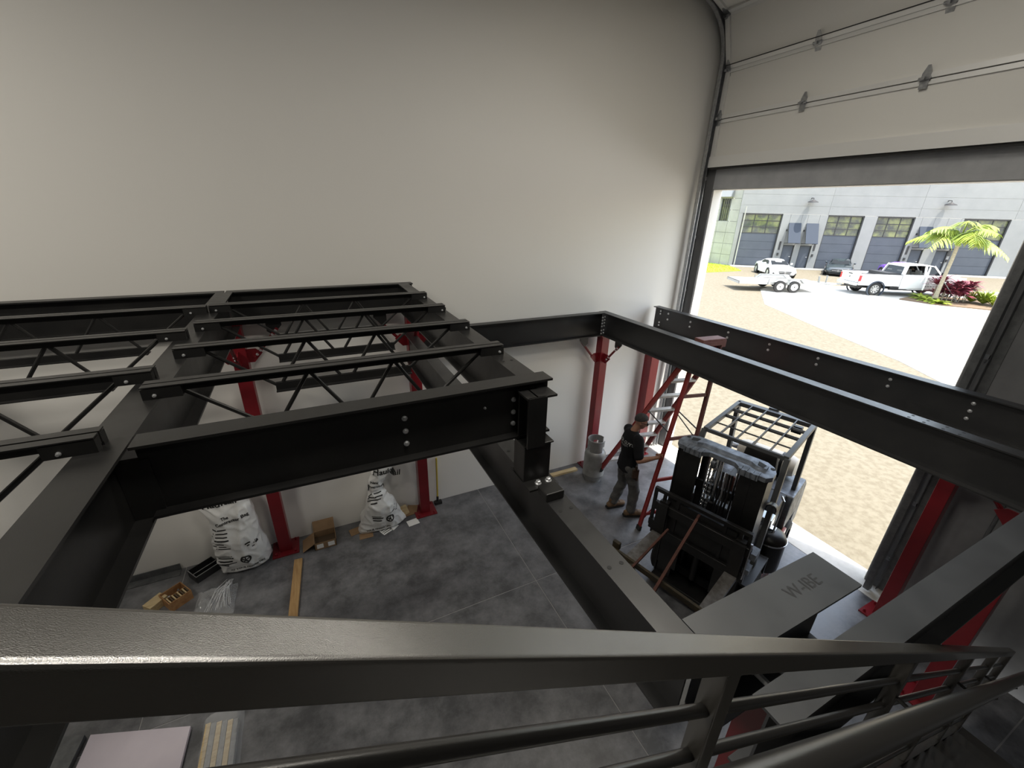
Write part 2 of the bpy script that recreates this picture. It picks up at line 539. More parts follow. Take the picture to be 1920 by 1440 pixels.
floor = struct('floor', G().box(XB - .2, 5.93, YR - .2, YW + .2, -0.25, -0.005), 'joint')
xs = [XB, -2.0, 2.14, 5.925]
ys = [YR, -3.4, 0.04, 3.475, YW]
for i in range(3):
    for j in range(4):
        g = G().box(xs[i] + .006, xs[i + 1] - .006, ys[j] + .006, ys[j + 1] - .006, -0.005, 0.0)
        g.obj('slab', 'slab', floor, smooth=False)
struct('wall_left', G().box(XB - .2, XO, YW, YW + .2, -0.25, ZC), 'wall', smooth=False)
struct('wall_back', G().box(XB - .2, XB, YR, YW, -0.02, ZC), 'unlit', smooth=False)
struct('wall_right', G().box(XB - .2, XO, YR - .2, YR, -0.02, ZC), 'unlit', smooth=False)
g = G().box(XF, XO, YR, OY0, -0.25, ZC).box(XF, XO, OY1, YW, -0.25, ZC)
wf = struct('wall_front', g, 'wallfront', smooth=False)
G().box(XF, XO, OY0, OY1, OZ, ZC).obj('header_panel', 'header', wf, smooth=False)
struct('ceiling', G().box(XB - .2, XO, YR - .2, YW + .2, ZC, ZC + .2), 'ceil', smooth=False)
# white painted reveal of the opening
g = G().box(XF + .02, XO + .012, OY1 - .012, OY1 + .1, -0.02, OZ).box(XF + .02, XO + .012, OY0 - .1, OY0 + .012, -0.02, OZ).box(XF + .02, XO + .012, OY0 - .1, OY1 + .1, OZ - .012, OZ + .1)
struct('trim_1', g, 'wall', smooth=False)
# pale threshold
struct('trim_2', G().box(5.93, XO + .02, OY0 - .25, OY1 + .22, -0.25, 0.0), 'apron', smooth=False)

# overhead sectional door, rolled up: two sections hang in the plane of the wall, one in the bend, the rest lie level
door = thing('door_1', 'raised overhead sectional door of pale panels above the opening', None, (XF - .10, (OY0 + OY1) / 2, 5.2), kind='structure')
DY0, DY1 = OY0 - .06, OY1 + .06
secs = []
SH = 0.66
RC = 0.55
XD = XF - .10
zb = 7.05
secs.append((V((XD, 0, 5.20)), V((XD, 0, 5.83))))
secs.append((V((XD, 0, 5.84)), V((XD, 0, 6.47))))
secs.append((V((XD, 0, 6.48)), V((XD - .22, 0, 7.10))))
secs.append((V((XD - .23, 0, 7.11)), V((XD - .82, 0, 7.36))))
for k in range(4):
    secs.append((V((XD - .83 - k * SH, 0, 7.365)), V((XD - .82 - (k + 1) * SH, 0, 7.365))))
for k, (a, b) in enumerate(secs):
    d = (b - a).normalized()
    nrm = V((-d.z, 0, d.x)) if True else None
    if nrm.x > 0 or (abs(nrm.x) < 1e-6 and nrm.z > 0):
        nrm = -nrm
    # nrm points into the room (or down)
    def P(t, off, y):
        q = a + d * t + nrm * off
        return V((q.x, y, q.z))
    L = (b - a).length
    g = G()
    def slabp(t0, t1, o0, o1, y0, y1):
        g.add([P(t0, o0, y0), P(t1, o0, y0), P(t1, o0, y1), P(t0, o0, y1), P(t0, o1, y0), P(t1, o1, y0), P(t1, o1, y1), P(t0, o1, y1)],
              [(0, 3, 2, 1), (4, 5, 6, 7), (0, 1, 5, 4), (1, 2, 6, 5), (2, 3, 7, 6), (3, 0, 4, 7)])
    slabp(0, L, -.03, .0, DY0, DY1)
    pan = g.obj('panel', 'doorpanel', door, smooth=False)
    g = G()
    slabp(0, L, 0.0, .03, DY0, DY0 + .07)
    slabp(0, L, 0.0, .03, DY1 - .07, DY1)
    g.obj('end_stile', 'doorstrip', pan, smooth=False)
    g = G()
    slabp(0, .05, 0, .03, DY0, DY1)
    slabp(L - .045, L, 0, .02, DY0, DY1)
    g.obj('rail', 'doorstrip', pan, smooth=False)
    if k == 0:
        g = G()
        slabp(-.02, .13, 0.0, .045, DY0, DY1)
        g.obj('bottom_rail', 'doorstrip', pan, smooth=False)
        g = G()
        slabp(-.05, -.02, -.03, .02, DY0, DY1)
        g.obj('bottom_seal', 'rubber', pan, smooth=False)
    else:
        for yy in (DY0 + .04, DY0 + 1.25, DY0 + 2.5, DY1 - .04):
            h = G()
            c0 = P(-.01, .03, yy)
            a3 = V((0, 1, 0))
            h.add([P(-.09, .028, yy - .035), P(-.09, .028, yy + .035), P(.05, .028, yy + .04), P(.12, .028, yy + .012), P(.12, .028, yy - .012), P(.05, .028, yy - .04),
                   P(-.09, .034, yy - .035), P(-.09, .034, yy + .035), P(.05, .034, yy + .04), P(.12, .034, yy + .012), P(.12, .034, yy - .012), P(.05, .034, yy - .04)],
                  [(0, 1, 2, 3, 4, 5), (11, 10, 9, 8, 7, 6)] + [(i, (i + 1) % 6, (i + 1) % 6 + 6, i + 6) for i in range(6)])
            h.cyl(P(0, .05, yy - .05), P(0, .05, yy + .05), .016, 8)
            h.bar(P(.0, .045, yy), P(.0, .09, yy), .03, .03)
            h.obj('hinge', 'galv', pan)
g = G().cyl((XD - .05, DY0, 6.52), (XD - .05, DY1, 6.52), .006, 6)
g.obj('lift_cable', 'cartrim', door)

def track(yc, sgn, idx, label, m='galv'):
    t = thing('trim_%d' % idx, label, None, (XD - .06, yc, 0), kind='structure')
    path = [V((XD - .06, yc, 0.02)), V((XD - .06, yc, 6.55))]
    for k in range(1, 11):
        a = k / 10 * PI / 2
        path.append(V((XD - .06 - .72 * (1 - math.cos(a)), yc, 6.55 + .72 * math.sin(a))))
    path.append(V((XD - 3.6, yc, 7.27)))
    g = G()
    # C-section: web plus two lips
    for (dx, w1) in ((0.035, 0), (-0.035, 1)):
        pts = []
        rings = []
        for i, p in enumerate(path):
            tdir = (path[min(i + 1, len(path) - 1)] - path[max(i - 1, 0)]).normalized()
            nn = V((tdir.z, 0, -tdir.x))
            q = p + nn * dx
            rings.append([q + nn * .004 + V((0, -.03, 0)), q + nn * .004 + V((0, .03, 0)), q - nn * .004 + V((0, .03, 0)), q - nn * .004 + V((0, -.03, 0))])
        g.loft(rings)
    rings = []
    for i, p in enumerate(path):
        tdir = (path[min(i + 1, len(path) - 1)] - path[max(i - 1, 0)]).normalized()
        nn = V((tdir.z, 0, -tdir.x))
        q = p + V((0, sgn * .03, 0))
        rings.append([q + nn * .037 + V((0, -.003, 0)), q + nn * .037 + V((0, .003, 0)), q - nn * .037 + V((0, .003, 0)), q - nn * .037 + V((0, -.003, 0))])
    g.loft(rings)
    g.obj('track_rail', m, t)
    # angle that carries the track on the wall
    g = G().box(XF - .075, XF - .002, yc + sgn * .06 - .004, yc + sgn * .06 + .004, 0.02, 6.9).box(XF - .01, XF - .002, min(yc + sgn * .06, yc + sgn * .14), max(yc + sgn * .06, yc + sgn * .14), 0.02, 6.9)
    g.obj('wall_angle', 'dgalv', t)
    for z in (.5, 1.35, 2.3, 3.2, 4.1, 5.0, 5.9):
        G().box(XF - .075, XF - .068, min(yc, yc + sgn * .065), max(yc, yc + sgn * .065), z, z + .05).obj('bracket', 'galv', t)
    return t
track(OY1 + .10, 1, 3, 'left galvanised door track bending to run level under the ceiling')
track(OY0 - .10, -1, 4, 'right galvanised door track beside the opening', 'dgalv')  # darker steel here stands in for the shade on this track
# spring shaft above the opening
sh = thing('door_spring_shaft', 'grey torsion spring shaft above the raised door sections', 'shaft', (XF - .2, 3.5, 7.8))
G().cyl((XF - .2, OY0 - .2, 7.8), (XF - .2, OY1 + .16, 7.8), .02, 10).obj('shaft', 'galv', sh)
for y in (OY0 - .1, OY1 + .05):
    G().lathe([(.03, -.04), (.11, -.035), (.11, .035), (.03, .04)], (XF - .2, y, 7.8), 18, Matrix.Rotation(PI / 2, 3, 'X')).obj('cable_drum', 'dgalv', sh)
for y in (2.2, 3.5, 4.8):
    G().lathe([(.045, -.35), (.045, .35)], (XF - .2, y, 7.8), 14, Matrix.Rotation(PI / 2, 3, 'X')).obj('spring', 'dgalv', sh)
    G().box(XF - .26, XF - .004, y + .37, y + .39, 7.72, 7.88).obj('bearing_plate', 'dgalv', sh)

# conduits on the front wall, right of the door
for (yc, lab, cp) in ((0.92, 'thin wall conduit nearer the door, with a coupling, on the grey front wall', True), (0.72, 'thin wall conduit farther from the door on the grey front wall', False)):
    t = thing('conduit', lab, 'conduit', (XF - .02, yc, 0.0))
    G().cyl((XF - .02, yc, 0.0), (XF - .02, yc, 4.2), .016, 10).obj('pipe', 'dgalv', t)
    for z in (.4, 2.0, 3.6):
        G().box(XF - .042, XF, yc - .035, yc + .035, z, z + .025).obj('strap', 'dgalv', t)
    if cp:
        G().cyl((XF - .02, yc, .95), (XF - .02, yc, 1.1), .028, 10).obj('coupling', 'cartrim', t)

# ------------------------------------------------------------------ mezzanine steel
ZU, ZL = 3.60, 2.975      # upper and lower top of steel

def beam(name, p0, p1, d, w, label, loc=None, tf=.013, m='black', group=None):
    g = G().ibeam(p0, p1, d, w, tf)
    o = g.obj(name, m, loc=tuple(loc or p0), smooth=False)
    return tag(o, label, 'beam', group)

# girders across the hall (y direction)
XGL, XGR = -0.815, 1.085
gl = beam('girder_beam', (XGL, 0.75, ZU), (XGL, 5.36, ZU), .38, .155, 'black girder rising from lower left to the wall, joists of both bays end on it')
gr = beam('girder_beam', (XGR, 2.03, ZU), (XGR, 5.36, ZU), .36, .125, 'upper black girder at the open end of the joist bay, joist tips on top')
lg = beam('low_girder_beam', (1.105, 0.64, ZL), (1.105, 5.35, ZL), .38, .13, 'long lower black beam running to the wall, holes in its top flange, stub post on it', m='half_doorlit')
def holes(par, pts, r=.011):
    g = G()
    for x, y, z in pts:
        g.lathe([(r, -.0005), (r, .0012)], (x, y, z), 12)
    g.obj('bolt_hole', 'ink', par, smooth=False)
holes(lg, [(1.105 + s * .035, y, ZL) for y in (1.53, 1.10, 2.2, 2.6) for s in (-1, 1)])
holes(gr, [(XGR + s * .03, y, ZU) for y in (2.28,) for s in (-1, 1)])
# perimeter beams (x direction)
YP = 5.42
pb = beam('edge_beam', (XGL + .01, YP, ZU), (1.204, YP, ZU), .35, .12, 'black edge beam along the white wall, right of the joint, behind the short joists')
pb2 = beam('edge_beam', (-3.6, YP, ZU), (XGL - .01, YP, ZU), .35, .12, 'black edge beam along the white wall, left of the joint, running out of frame')
nb = beam('front_edge_beam', (XGL + .085, 1.97, ZU), (1.204, 1.97, ZU), .35, .12, 'deep black edge beam nearest the camera with six bright bolts in its web')
for x, z in ((.98, 3.50), (.98, 3.42), (.98, 3.345), (.352, 3.505), (.352, 3.43), (.352, 3.355)):
    bolt(nb, (x, 1.9655, z - .02), (0, -1, 0), .0115)
bolt(nb, (.80, 1.9655, 3.46), (0, -1, 0), .006)
# cope notch plate where the front beam meets the left girder
G().box(XGL + .006, XGL + .12, 1.955, 1.985, 3.22, 3.515).obj('clip_plate', 'black', nb, smooth=False)
# stub post between the upper corner and the lower beam
sp = thing('stub_post', 'short black stub post bolted onto the lower beam under the deck corner', 'post', (1.06, 1.86, ZL))
G().ibeam((1.05, 1.925, ZL + .26), (1.05, 1.925, ZU - .05), .13, .115, up=(0, 1, 0)).obj('post', 'black', sp, smooth=False)
G().box(.985, 1.172, 1.80, 1.965, ZU - .062, ZU - .05).obj('cap_plate', 'black', sp, smooth=False)
G().box(.995, 1.172, 1.83, 1.97, ZL + .012, ZL + .25).box(.985, 1.185, 1.82, 1.98, ZL + .25, ZL + .262).obj('seat_box', 'black', sp, smooth=False, bevel=.004)
G().box(.99, 1.185, 1.74, 2.0, ZL, ZL + .012).obj('base_plate', 'black', sp, smooth=False)
for x in (1.07, 1.14):
    bolt(sp, (x, 1.785, ZL + .012), (0, 0, 1), .015, .02)
g = G()
g.box(1.03, 1.15, 1.62, 1.72, ZL, ZL + .055)
cl = tag(g.obj('cleat', 'black', loc=(1.09, 1.67, ZL), smooth=False, bevel=.006), 'small black steel cleat lying on the lower beam beside the stub post', 'cleat')
# lower frame
XC, XD2 = 4.34, 5.53
wb = beam('low_edge_beam', (1.18, 5.42, ZL), (XC - .06, 5.42, ZL), .385, .12, 'lower black beam along the white wall up to the propane tank column')
cb = beam('cross_beam', (XC, 5.50, ZL), (XC + .09, -0.4, ZL), .385, .13, 'long black cross beam nearer the camera over the forklift', m='half_doorlit')
fb = beam('cross_beam', (XD2 - .01, 5.50, ZL), (XD2 + .12, -0.6, ZL), .385, .13, 'long black cross beam nearest the door opening, pairs of bright bolts in its web', m='half_doorlit')
w1 = beam('wide_beam', (1.175, .655, ZL), (2.055, .655, ZL), .45, .215, 'short wide black beam with chalk marking, free end beside the forklift', m='doorlit')
w2 = beam('stair_side_beam', (1.175, .385, ZL), (5.1, .385, ZL), .385, .125, 'black beam just beyond the stair handrail, running out right', m='doorlit')
decal('marking', text_mesh('W-IBE', .082), (1.80, .655, ZL), (1, 0, 0), (0, 1, 0), 'marker', w1, off=.0012)
for z in (2.90, 2.85, 2.80, 2.75, 2.68, 2.63):
    bolt(wb, (XC - .075, 5.375, z), (0, -1, 0), .012)
    bolt(cb, (XC - .008, 5.40, z), (-1, 0, 0), .010)
for z in (2.91, 2.86, 2.71, 2.66):
    bolt(fb, (XD2 - .017, 5.37, z), (-1, 0, 0), .012)
for y, dz in ((5.2, .1), (5.2, .0), (4.72, .07), (4.72, -.01), (4.02, .08), (4.02, 0), (3.38, .08), (3.38, 0), (2.75, .08), (2.75, .0), (2.0, .08), (2.0, 0), (1.33, .08), (1.33, 0), (1.33, -.08)):
    bolt(fb, (XD2 - .01 + (5.5 - y) * .0213 - .0055, y, 2.80 + dz), (-1, 0, 0), .013)
holes(cb, [(XC + s * .035 + (5.5 - y) * .0153, y, ZL) for y in (1.35, 1.25, 1.13, 1.03) for s in (-1, 1)])

# columns
def column(name, x, y, top, label, braces, size=.15, group=None):
    t = thing(name, label, 'column', (x, y, 0), 0, group)
    s = size / 2
    G().box(x - s, x + s, y - s, y + s, .016, top).obj('shaft', 'red', t, bevel=.008)
    G().box(x - .165, x + .165, y - .16, y + .16, 0, .016).obj('base_plate', 'red', t, smooth=False)
    for dx in (-.12, .12):
        for dy in (-.12, .12):
            bolt(t, (x + dx, y + dy, .016), (0, 0, 1), .013, .03, 'red')
    G().box(x - .10, x + .10, y - .09, y + .09, top - .012, top).obj('cap_plate', 'red', t, smooth=False)
    for (bx, by) in braces:
        # knee brace: gusset on the column, strut, gusset under the beam
        d = V((bx, by, 0))
        sd = V((-by, bx, 0))
        c = V((x, y, 0))
        def W(a, z, o=0):
            return c + d * a + sd * o + V((0, 0, z))
        g = G()
        poly = [(s, top - .47), (s + .06, top - .47), (s + .155, top - .365), (s + .09, top - .31), (s, top - .31)]
        g.add([W(a, z, -.006) for a, z in poly] + [W(a, z, .006) for a, z in poly], [(0, 1, 2, 3, 4), (9, 8, 7, 6, 5)] + [(i, (i + 1) % 5, (i + 1) % 5 + 5, i + 5) for i in range(5)])
        g.obj('gusset', 'red', t, smooth=False)
        g = G()
        poly = [(s + .24, top), (s + .40, top), (s + .40, top - .06), (s + .30, top - .17), (s + .24, top - .12)]
        g.add([W(a, z, -.006) for a, z in poly] + [W(a, z, .006) for a, z in poly], [(0, 1, 2, 3, 4), (9, 8, 7, 6, 5)] + [(i, (i + 1) % 5, (i + 1) % 5 + 5, i + 5) for i in range(5)])
        g.obj('beam_gusset', 'black', t, smooth=False)
        g = G().bar(W(s + .07, top - .41, -.02), W(s + .35, top - .09, -.02), .036, .008, up=sd)
        g.bar(W(s + .07, top - .41, -.02), W(s + .35, top - .09, -.02), .008, .036, up=sd)
        g.obj('knee_brace', 'red', t, smooth=False)
        for a in (.10, .14):
            bolt(t, W(s + a, top - .41 + (a - .07) * 1.14, -.026), -sd, .012)
        for a in (.29, .33):
            bolt(t, W(s + a, top - .41 + (a - .07) * 1.14, -.026), -sd, .012)
    return t
ZUB, ZLB = ZU - .35, ZL - .385
column('steel_column', -.815, YP, ZUB, 'red steel column against the wall between the white bag and the cardboard box', [(1, 0), (-1, 0), (0, -1)])
column('steel_column', 1.165, YP, ZUB, 'red steel column against the wall beside the yellow stick', [(-1, 0), (1, 0), (0, -1)])
column('steel_column', 4.36, YP, ZLB, 'red steel column against the wall behind the propane tank', [(-1, 0), (0, -1)])
column('steel_column', 5.53, YP, ZLB, 'red steel column in the corner beside the left door track', [(0, -1)], .19)
column('steel_column', 5.74, 1.26, ZLB, 'red steel column just right of the door opening', [(0, -1)], .13)
column('steel_column', 5.02, .56, ZLB, 'red steel column beyond the stair railing with its base plate showing between the pipes', [(0, 1)], .14)
column('steel_column', 1.76, .60, ZL - .45, 'red steel column under the chalk-marked wide beam, nearest the camera', [], .17)
t = bpy.data.objects['steel_column.006'] if 'steel_column.006' in bpy.data.objects else None
if t:
    g = G()
    poly = [(1.84, 1.85), (1.84, 2.50), (1.985, 2.50), (1.995, 2.42)]
    g.add([(x, .514, z) for x, z in poly] + [(x, .526, z) for x, z in poly], [(0, 1, 2, 3), (7, 6, 5, 4)] + [(i, (i + 1) % 4, (i + 1) % 4 + 4, i + 4) for i in range(4)])
    g.obj('gusset', 'red', t, smooth=False)
    bolt(t, (1.965, .512, 2.46), (0, -1, 0), .016, .02, 'black')
for x in (1.565, 1.68):
    bolt(w1, (x, .6505, 2.60), (0, -1, 0), .016, .13)

# open web joists
def joist(x0, x1, y, label, group, zt=3.665):
    # right half bay: seats bear on the girders
    t = thing('bar_joist', label, 'joist', ((x0 + x1) / 2, y, zt), 0, group)
    sx = .16
    for s in (-1, 1):
        o = s * .006
        a = [(o, 0), (o + s * .045, 0), (o + s * .045, -.006), (o + s * .006, -.006), (o + s * .006, -.048), (o, -.048)]
        G().prof((x0, y, zt), (x1, y, zt), a).obj('top_chord', 'black', t, smooth=False)
    bx0, bx1 = x0 + .50, x1 - .48
    for s in (-1, 1):
        o = s * .006
        a = [(o, 0), (o + s * .042, 0), (o + s * .042, .006), (o + s * .006, .006), (o + s * .006, .058), (o, .058)]
        G().prof((bx0, y, zt - .375), (bx1, y, zt - .375), a).obj('bottom_chord', 'black', t, smooth=False)
    # seats
    for (a, b) in ((x0, x0 + sx), (x1 - sx, x1)):
        G().box(a, b, y - .05, y - .012, zt - .065, zt - .010).box(a, b, y + .012, y + .05, zt - .065, zt - .010).obj('seat', 'black', t, smooth=False)
        bolt(t, ((a + b) / 2 + (.05 if a > 0 else -.03), y - .05, zt - .045), (0, -1, 0), .0065)
    # zigzag web of round bar
    top, bot = zt - .03, zt - .345
    n = max(2, int(round((bx1 - bx0) / .44)))
    w = (bx1 - bx0) / n
    g = G().cyl((x0 + .13, y, top), (bx0 + .02, y, bot), .0115, 8)
    g.obj('web_bar', 'black', t)
    for k in range(n):
        a = bx0 + k * w
        G().cyl((a + .03, y, bot), (a + w / 2, y, top), .0115, 8).obj('web_bar', 'black', t)
        G().cyl((a + w / 2, y, top), (a + w - .03, y, bot), .0115, 8).obj('web_bar', 'black', t)
    G().cyl((bx1 - .02, y, bot), (x1 - .13, y, top), .0115, 8).obj('web_bar', 'black', t)
    return t
nth = ['joist of the right bay closest to the wall edge beam', 'second joist of the right bay counted from the wall', 'third joist of the right bay counted from the wall', 'joist of the right bay closest to the camera']
for i, y in enumerate((4.40, 3.76, 3.11, 2.46)):
    joist(-.80, 1.118, y, 'black open-web bar ' + nth[i], 'joists of the right bay')
nth = ['closest to the wall edge beam', 'second from the wall', 'third from the wall', 'closest to the camera']
for i, y in enumerate((4.36, 3.55, 2.72, 1.965)):
    joist(-3.3, -.815, y, 'black open-web bar joist of the left bay ' + nth[i], 'joists of the left bay')
# girder the left bay rests on, outside the frame
beam('girder_beam', (-3.25, .75, ZU), (-3.25, 5.36, ZU), .38, .155, 'far left black girder outside the frame carrying the left bay joists')

# ------------------------------------------------------------------ stair with pipe railing
RS, RC0 = -0.606, 4.152        # slope of the stair, height of the rail top at x = 0
def RZ(x):
    return RC0 + RS * x
stair = thing('staircase', 'black steel stair descending to the right with treads below the railing', 'staircase', (4.95, -.3, 0))
XE = 4.85
def nose(x):
    return RZ(x) - 1.03
for yy in (.2775, -.90):
    g = G()
    x0, x1 = -1.6, XE + .12
    g.prof((x0, yy, nose(x0) - .02), (x1, yy, nose(x1) - .02), [(-.025, 0), (.025, 0), (.025, -.008), (-.017, -.008), (-.017, -.252), (.025, -.252), (.025, -.26), (-.025, -.26)])
    g.obj('stringer', 'rail', stair, smooth=False)
n = int(math.floor((nose(-1.6)) / .175))
for k in range(1, 23):
    z = .175 * k
    xn = (RC0 - 1.03 - z) / -RS
    if xn < -1.6:
        break
    g = G().box(xn - .28, xn + .005, -.875, .25, z - .035, z).box(xn - .28, xn - .272, -.875, .25, z, z + .05)
    g.obj('tread', 'rail', stair, smooth=False)
rail = thing('stair_railing', 'black tube railing in the foreground with square top rail and round pipes', 'railing', (XE, .2775, 0))
g = G().prof((-1.5, .2775, RZ(-1.5)), (XE, .2775, RZ(XE)), [(-.0225, 0), (.0225, 0), (.0225, -.05), (-.0225, -.05)])
g.obj('top_rail', 'rail', rail, bevel=.006)
posts = [-1.2, -.62, .585, 1.82, 3.02, 4.0, XE - .03]
for k, x in enumerate(posts):
    g = G().box(x - .022, x + .022, .2555, .2995, nose(x) - .03, RZ(x) - .045)
    g.obj('post', 'rail', rail, bevel=.004)
for k in range(len(posts) - 1):
    for j in range(6):
        S = -.185 - .147 * j
        xa, xb = posts[k] + .022, posts[k + 1] - .022
        G().cyl((xa, .2775, RZ(xa) + S), (xb, .2775, RZ(xb) + S), .012, 12).obj('pipe', 'pipe', rail)
hy, hS = .122, -.07
pth = [(-1.4, hy, RZ(-1.4) + hS), (XE - .25, hy, RZ(XE - .25) + hS), (XE + .12, hy, RZ(XE - .25) + hS - .03), (XE + .17, hy, RZ(XE - .25) + hS - .10), (XE + .17, hy, RZ(XE) + hS - .28)]
hr = G().tube(pth, .0275, 16).obj('handrail', 'pipe', rail, label='thick round handrail pipe')
for x in (-1.19, -.61, 1.825, 3.02, 4.0):
    G().tube([(x, .2555, RZ(x) - .26), (x, .17, RZ(x) - .27), (x, hy, RZ(x) - .19)], .008, 8).obj('handrail_bracket', 'pipe', rail)

# ------------------------------------------------------------------ step ladder tipped on its rear legs
lad = thing('step_ladder', 'tall red step ladder with pale aluminium steps held by the man', 'ladder', (4.45, 4.2, 0))
LP = {'T1': (4.50, 3.64, 2.95), 'T2': (4.86, 3.60, 2.93), 'F1': (4.19, 4.89, .28), 'F2': (4.86, 4.81, .24), 'R1': (4.03, 3.66, .02), 'R2': (4.69, 3.57, .0)}
LP = {k: V(v) for k, v in LP.items()}
wv = (LP['T2'] - LP['T1']).normalized()
def lrail(a, b, m, nm, wd=.07, th=.028):
    g = G()
    ax = (LP[b] - LP[a]).normalized()
    g.bar(LP[a], LP[b], th * .35, wd, up=wv.cross(ax))
    up = wv.cross(ax).normalized()
    for s in (-1, 1):
        g.bar(LP[a] + up * (s * wd / 2), LP[b] + up * (s * wd / 2), th, .007, up=up)
    o = g.obj(nm, m, lad, smooth=False)
    G().bar(LP[a] - ax * .015, LP[a] + ax * .06, .045, wd + .02, up=up).obj('foot', 'rubber', o)
for s in '12':
    lrail('F' + s, 'T' + s, 'fibre', 'front_rail')
    lrail('R' + s, 'T' + s, 'fibre' if s == '1' else 'fibredull', 'rear_rail', .055)
for k in range(1, 9):
    t = k / 9.2
    a = LP['F1'].lerp(LP['T1'], t)
    b = LP['F2'].lerp(LP['T2'], t)
    g = G()
    ax = (b - a).normalized()
    fw = V((0, 1, 0))
    fw = (fw - ax * fw.dot(ax)).normalized()
    up = ax.cross(fw)
    g.bar(a, b, .085, .012, up=up)
    for s in (-1, 1):
        g.bar(a + fw * (s * .04) - up * .012, b + fw * (s * .04) - up * .012, .006, .03, up=up)
    g.obj('step', 'alu', lad, smooth=False)
for t in (.09, .29, .52, .74):
    a = LP['R1'].lerp(LP['T1'], t)
    b = LP['R2'].lerp(LP['T2'], t)
    G().bar(a, b, .03, .045, up=(0, .2, 1)).obj('cross_bar', 'fibredull' if t > .5 else 'fibre', lad, smooth=False)
for (t0, t1, s) in ((.42, .58, 0), (.58, .42, 1)):
    a = LP['R1'].lerp(LP['T1'], .66)
    b = LP['R2'].lerp(LP['T2'], .50)
    if s == 0:
        G().tube([a, b], .008, 6).obj('brace_bar', 'dgalv', lad)
for s in '12':
    a = LP['F' + s].lerp(LP['T' + s], .55)
    b = LP['R' + s].lerp(LP['T' + s], .55)
    G().bar(a, b, .006, .022).obj('spreader', 'dgalv', lad, smooth=False)
    a = LP['R' + s] + V((0, 0, .03))
    bb = LP['R1'].lerp(LP['T1'], .12) if s == '1' else LP['R2'].lerp(LP['T2'], .12)
    o_ = wv * (.14 if s == '1' else -.14)
    G().bar(a + (bb - a) * .3, bb + o_, .006, .02).obj('foot_brace', 'fibre', lad, smooth=False)
tc_ = (LP['T1'] + LP['T2']) / 2
az_ = math.atan2(wv.y, wv.x)
g = G().obox(tc_ + V((0, .0, .045)), (.37, .15, .03), az_).obox(tc_ + V((0, -.075, .0)), (.30, .012, .06), az_).obox(tc_ + V((0, .075, .0)), (.30, .012, .06), az_)
g.obox(tc_ - wv * .16 - V((0, 0, .0)), (.07, .16, .10), az_).obox(tc_ + wv * .16, (.07, .16, .10), az_)
g.obj('top_cap', 'fibredull', lad, bevel=.006)

# ------------------------------------------------------------------ the man
def hull_caps(caps, voxel=.012, smooth=6):
    # caps: list of (p0, r0, p1, r1) with r scalar or (rx, ry, rz); merged through a voxel remesh
    bm = bmesh.new()
    for cap in caps:
        vs = []
        frame = cap[4] if len(cap) > 4 else None
        for p, r in ((cap[0], cap[1]), (cap[2], cap[3])):
            rr = r if isinstance(r, (tuple, list)) else (r, r, r)
            for i in range(7):
                th = PI * i / 6
                for j in range(10):
                    ph = 2 * PI * j / 10
                    q = V((rr[0] * math.sin(th) * math.cos(ph), rr[1] * math.sin(th) * math.sin(ph), rr[2] * math.cos(th)))
                    if frame is not None:
                        q = frame @ q
                    vs.append(bm.verts.new(V(p) + q))
                    if i in (0, 6):
                        break
        r_ = bmesh.ops.convex_hull(bm, input=vs)
        junk = [e for e in r_['geom_interior'] if isinstance(e, bmesh.types.BMVert)]
        bmesh.ops.delete(bm, geom=junk, context='VERTS')
    me = bpy.data.meshes.new('blob')
    bm.to_mesh(me)
    bm.free()
    o = bpy.data.objects.new('blob', me)
    COL.objects.link(o)
    md = o.modifiers.new('r', 'REMESH')
    md.mode = 'VOXEL'
    md.voxel_size = voxel
    if smooth:
        ms = o.modifiers.new('s', 'SMOOTH')
        ms.factor = .5
        ms.iterations = smooth
    dg = bpy.context.evaluated_depsgraph_get()
    out = bpy.data.meshes.new_from_object(o.evaluated_get(dg))
    bpy.data.objects.remove(o)
    g = G()
    g.v = [v.co.copy() for v in out.vertices]
    g.f = [list(p.vertices) for p in out.polygons]
    bpy.data.meshes.remove(out)
    return g

PC = V((4.07, 4.12, 0))
pf = V((.97, -.25, 0)).normalized()
prr = V((pf.y, -pf.x, 0))
PF = Matrix((pf, prr, V((0, 0, 1)))).transposed()   # columns fwd, right, up
def pp(f, r, z):
    return PC + pf * f + prr * r + V((0, 0, z))
man = thing('person', 'man in black printed T-shirt and dark trousers gripping the red ladder', 'person', tuple(PC))
hand_r = LP['R1'].lerp(LP['T1'], .425)
hand_l = LP['F1'].lerp(LP['T1'], .40)
sh_r, sh_l = pp(-.01, .19, 1.435), pp(.02, -.185, 1.42)
el_r = pp(-.03, .33, 1.17)
legdir = (LP['T1'] - LP['R1']).normalized()
wr_r = hand_r + (el_r - hand_r).normalized() * .095
el_l = pp(.17, -.27, 1.19)
wr_l = hand_l + (el_l - hand_l).normalized() * .095
hipL, hipR = pp(-.01, -.095, .90), pp(-.01, .095, .90)
kneeL, kneeR = pp(.02, -.12, .49), pp(.10, .125, .49)
ankL, ankR = pp(-.10, -.12, .085), pp(.09, .13, .085)
head = pp(.085, .035, 1.655)
neck0, neck1 = pp(.015, .0, 1.49), pp(.06, .02, 1.59)
hd = (pf * .88 + prr * .30 + V((0, 0, -.34))).normalized()      # looks at the ladder, a little down
hs = hd.cross(V((0, 0, 1))).normalized()
hu = hs.cross(hd).normalized()
HF = Matrix((hd, hs, hu)).transposed()
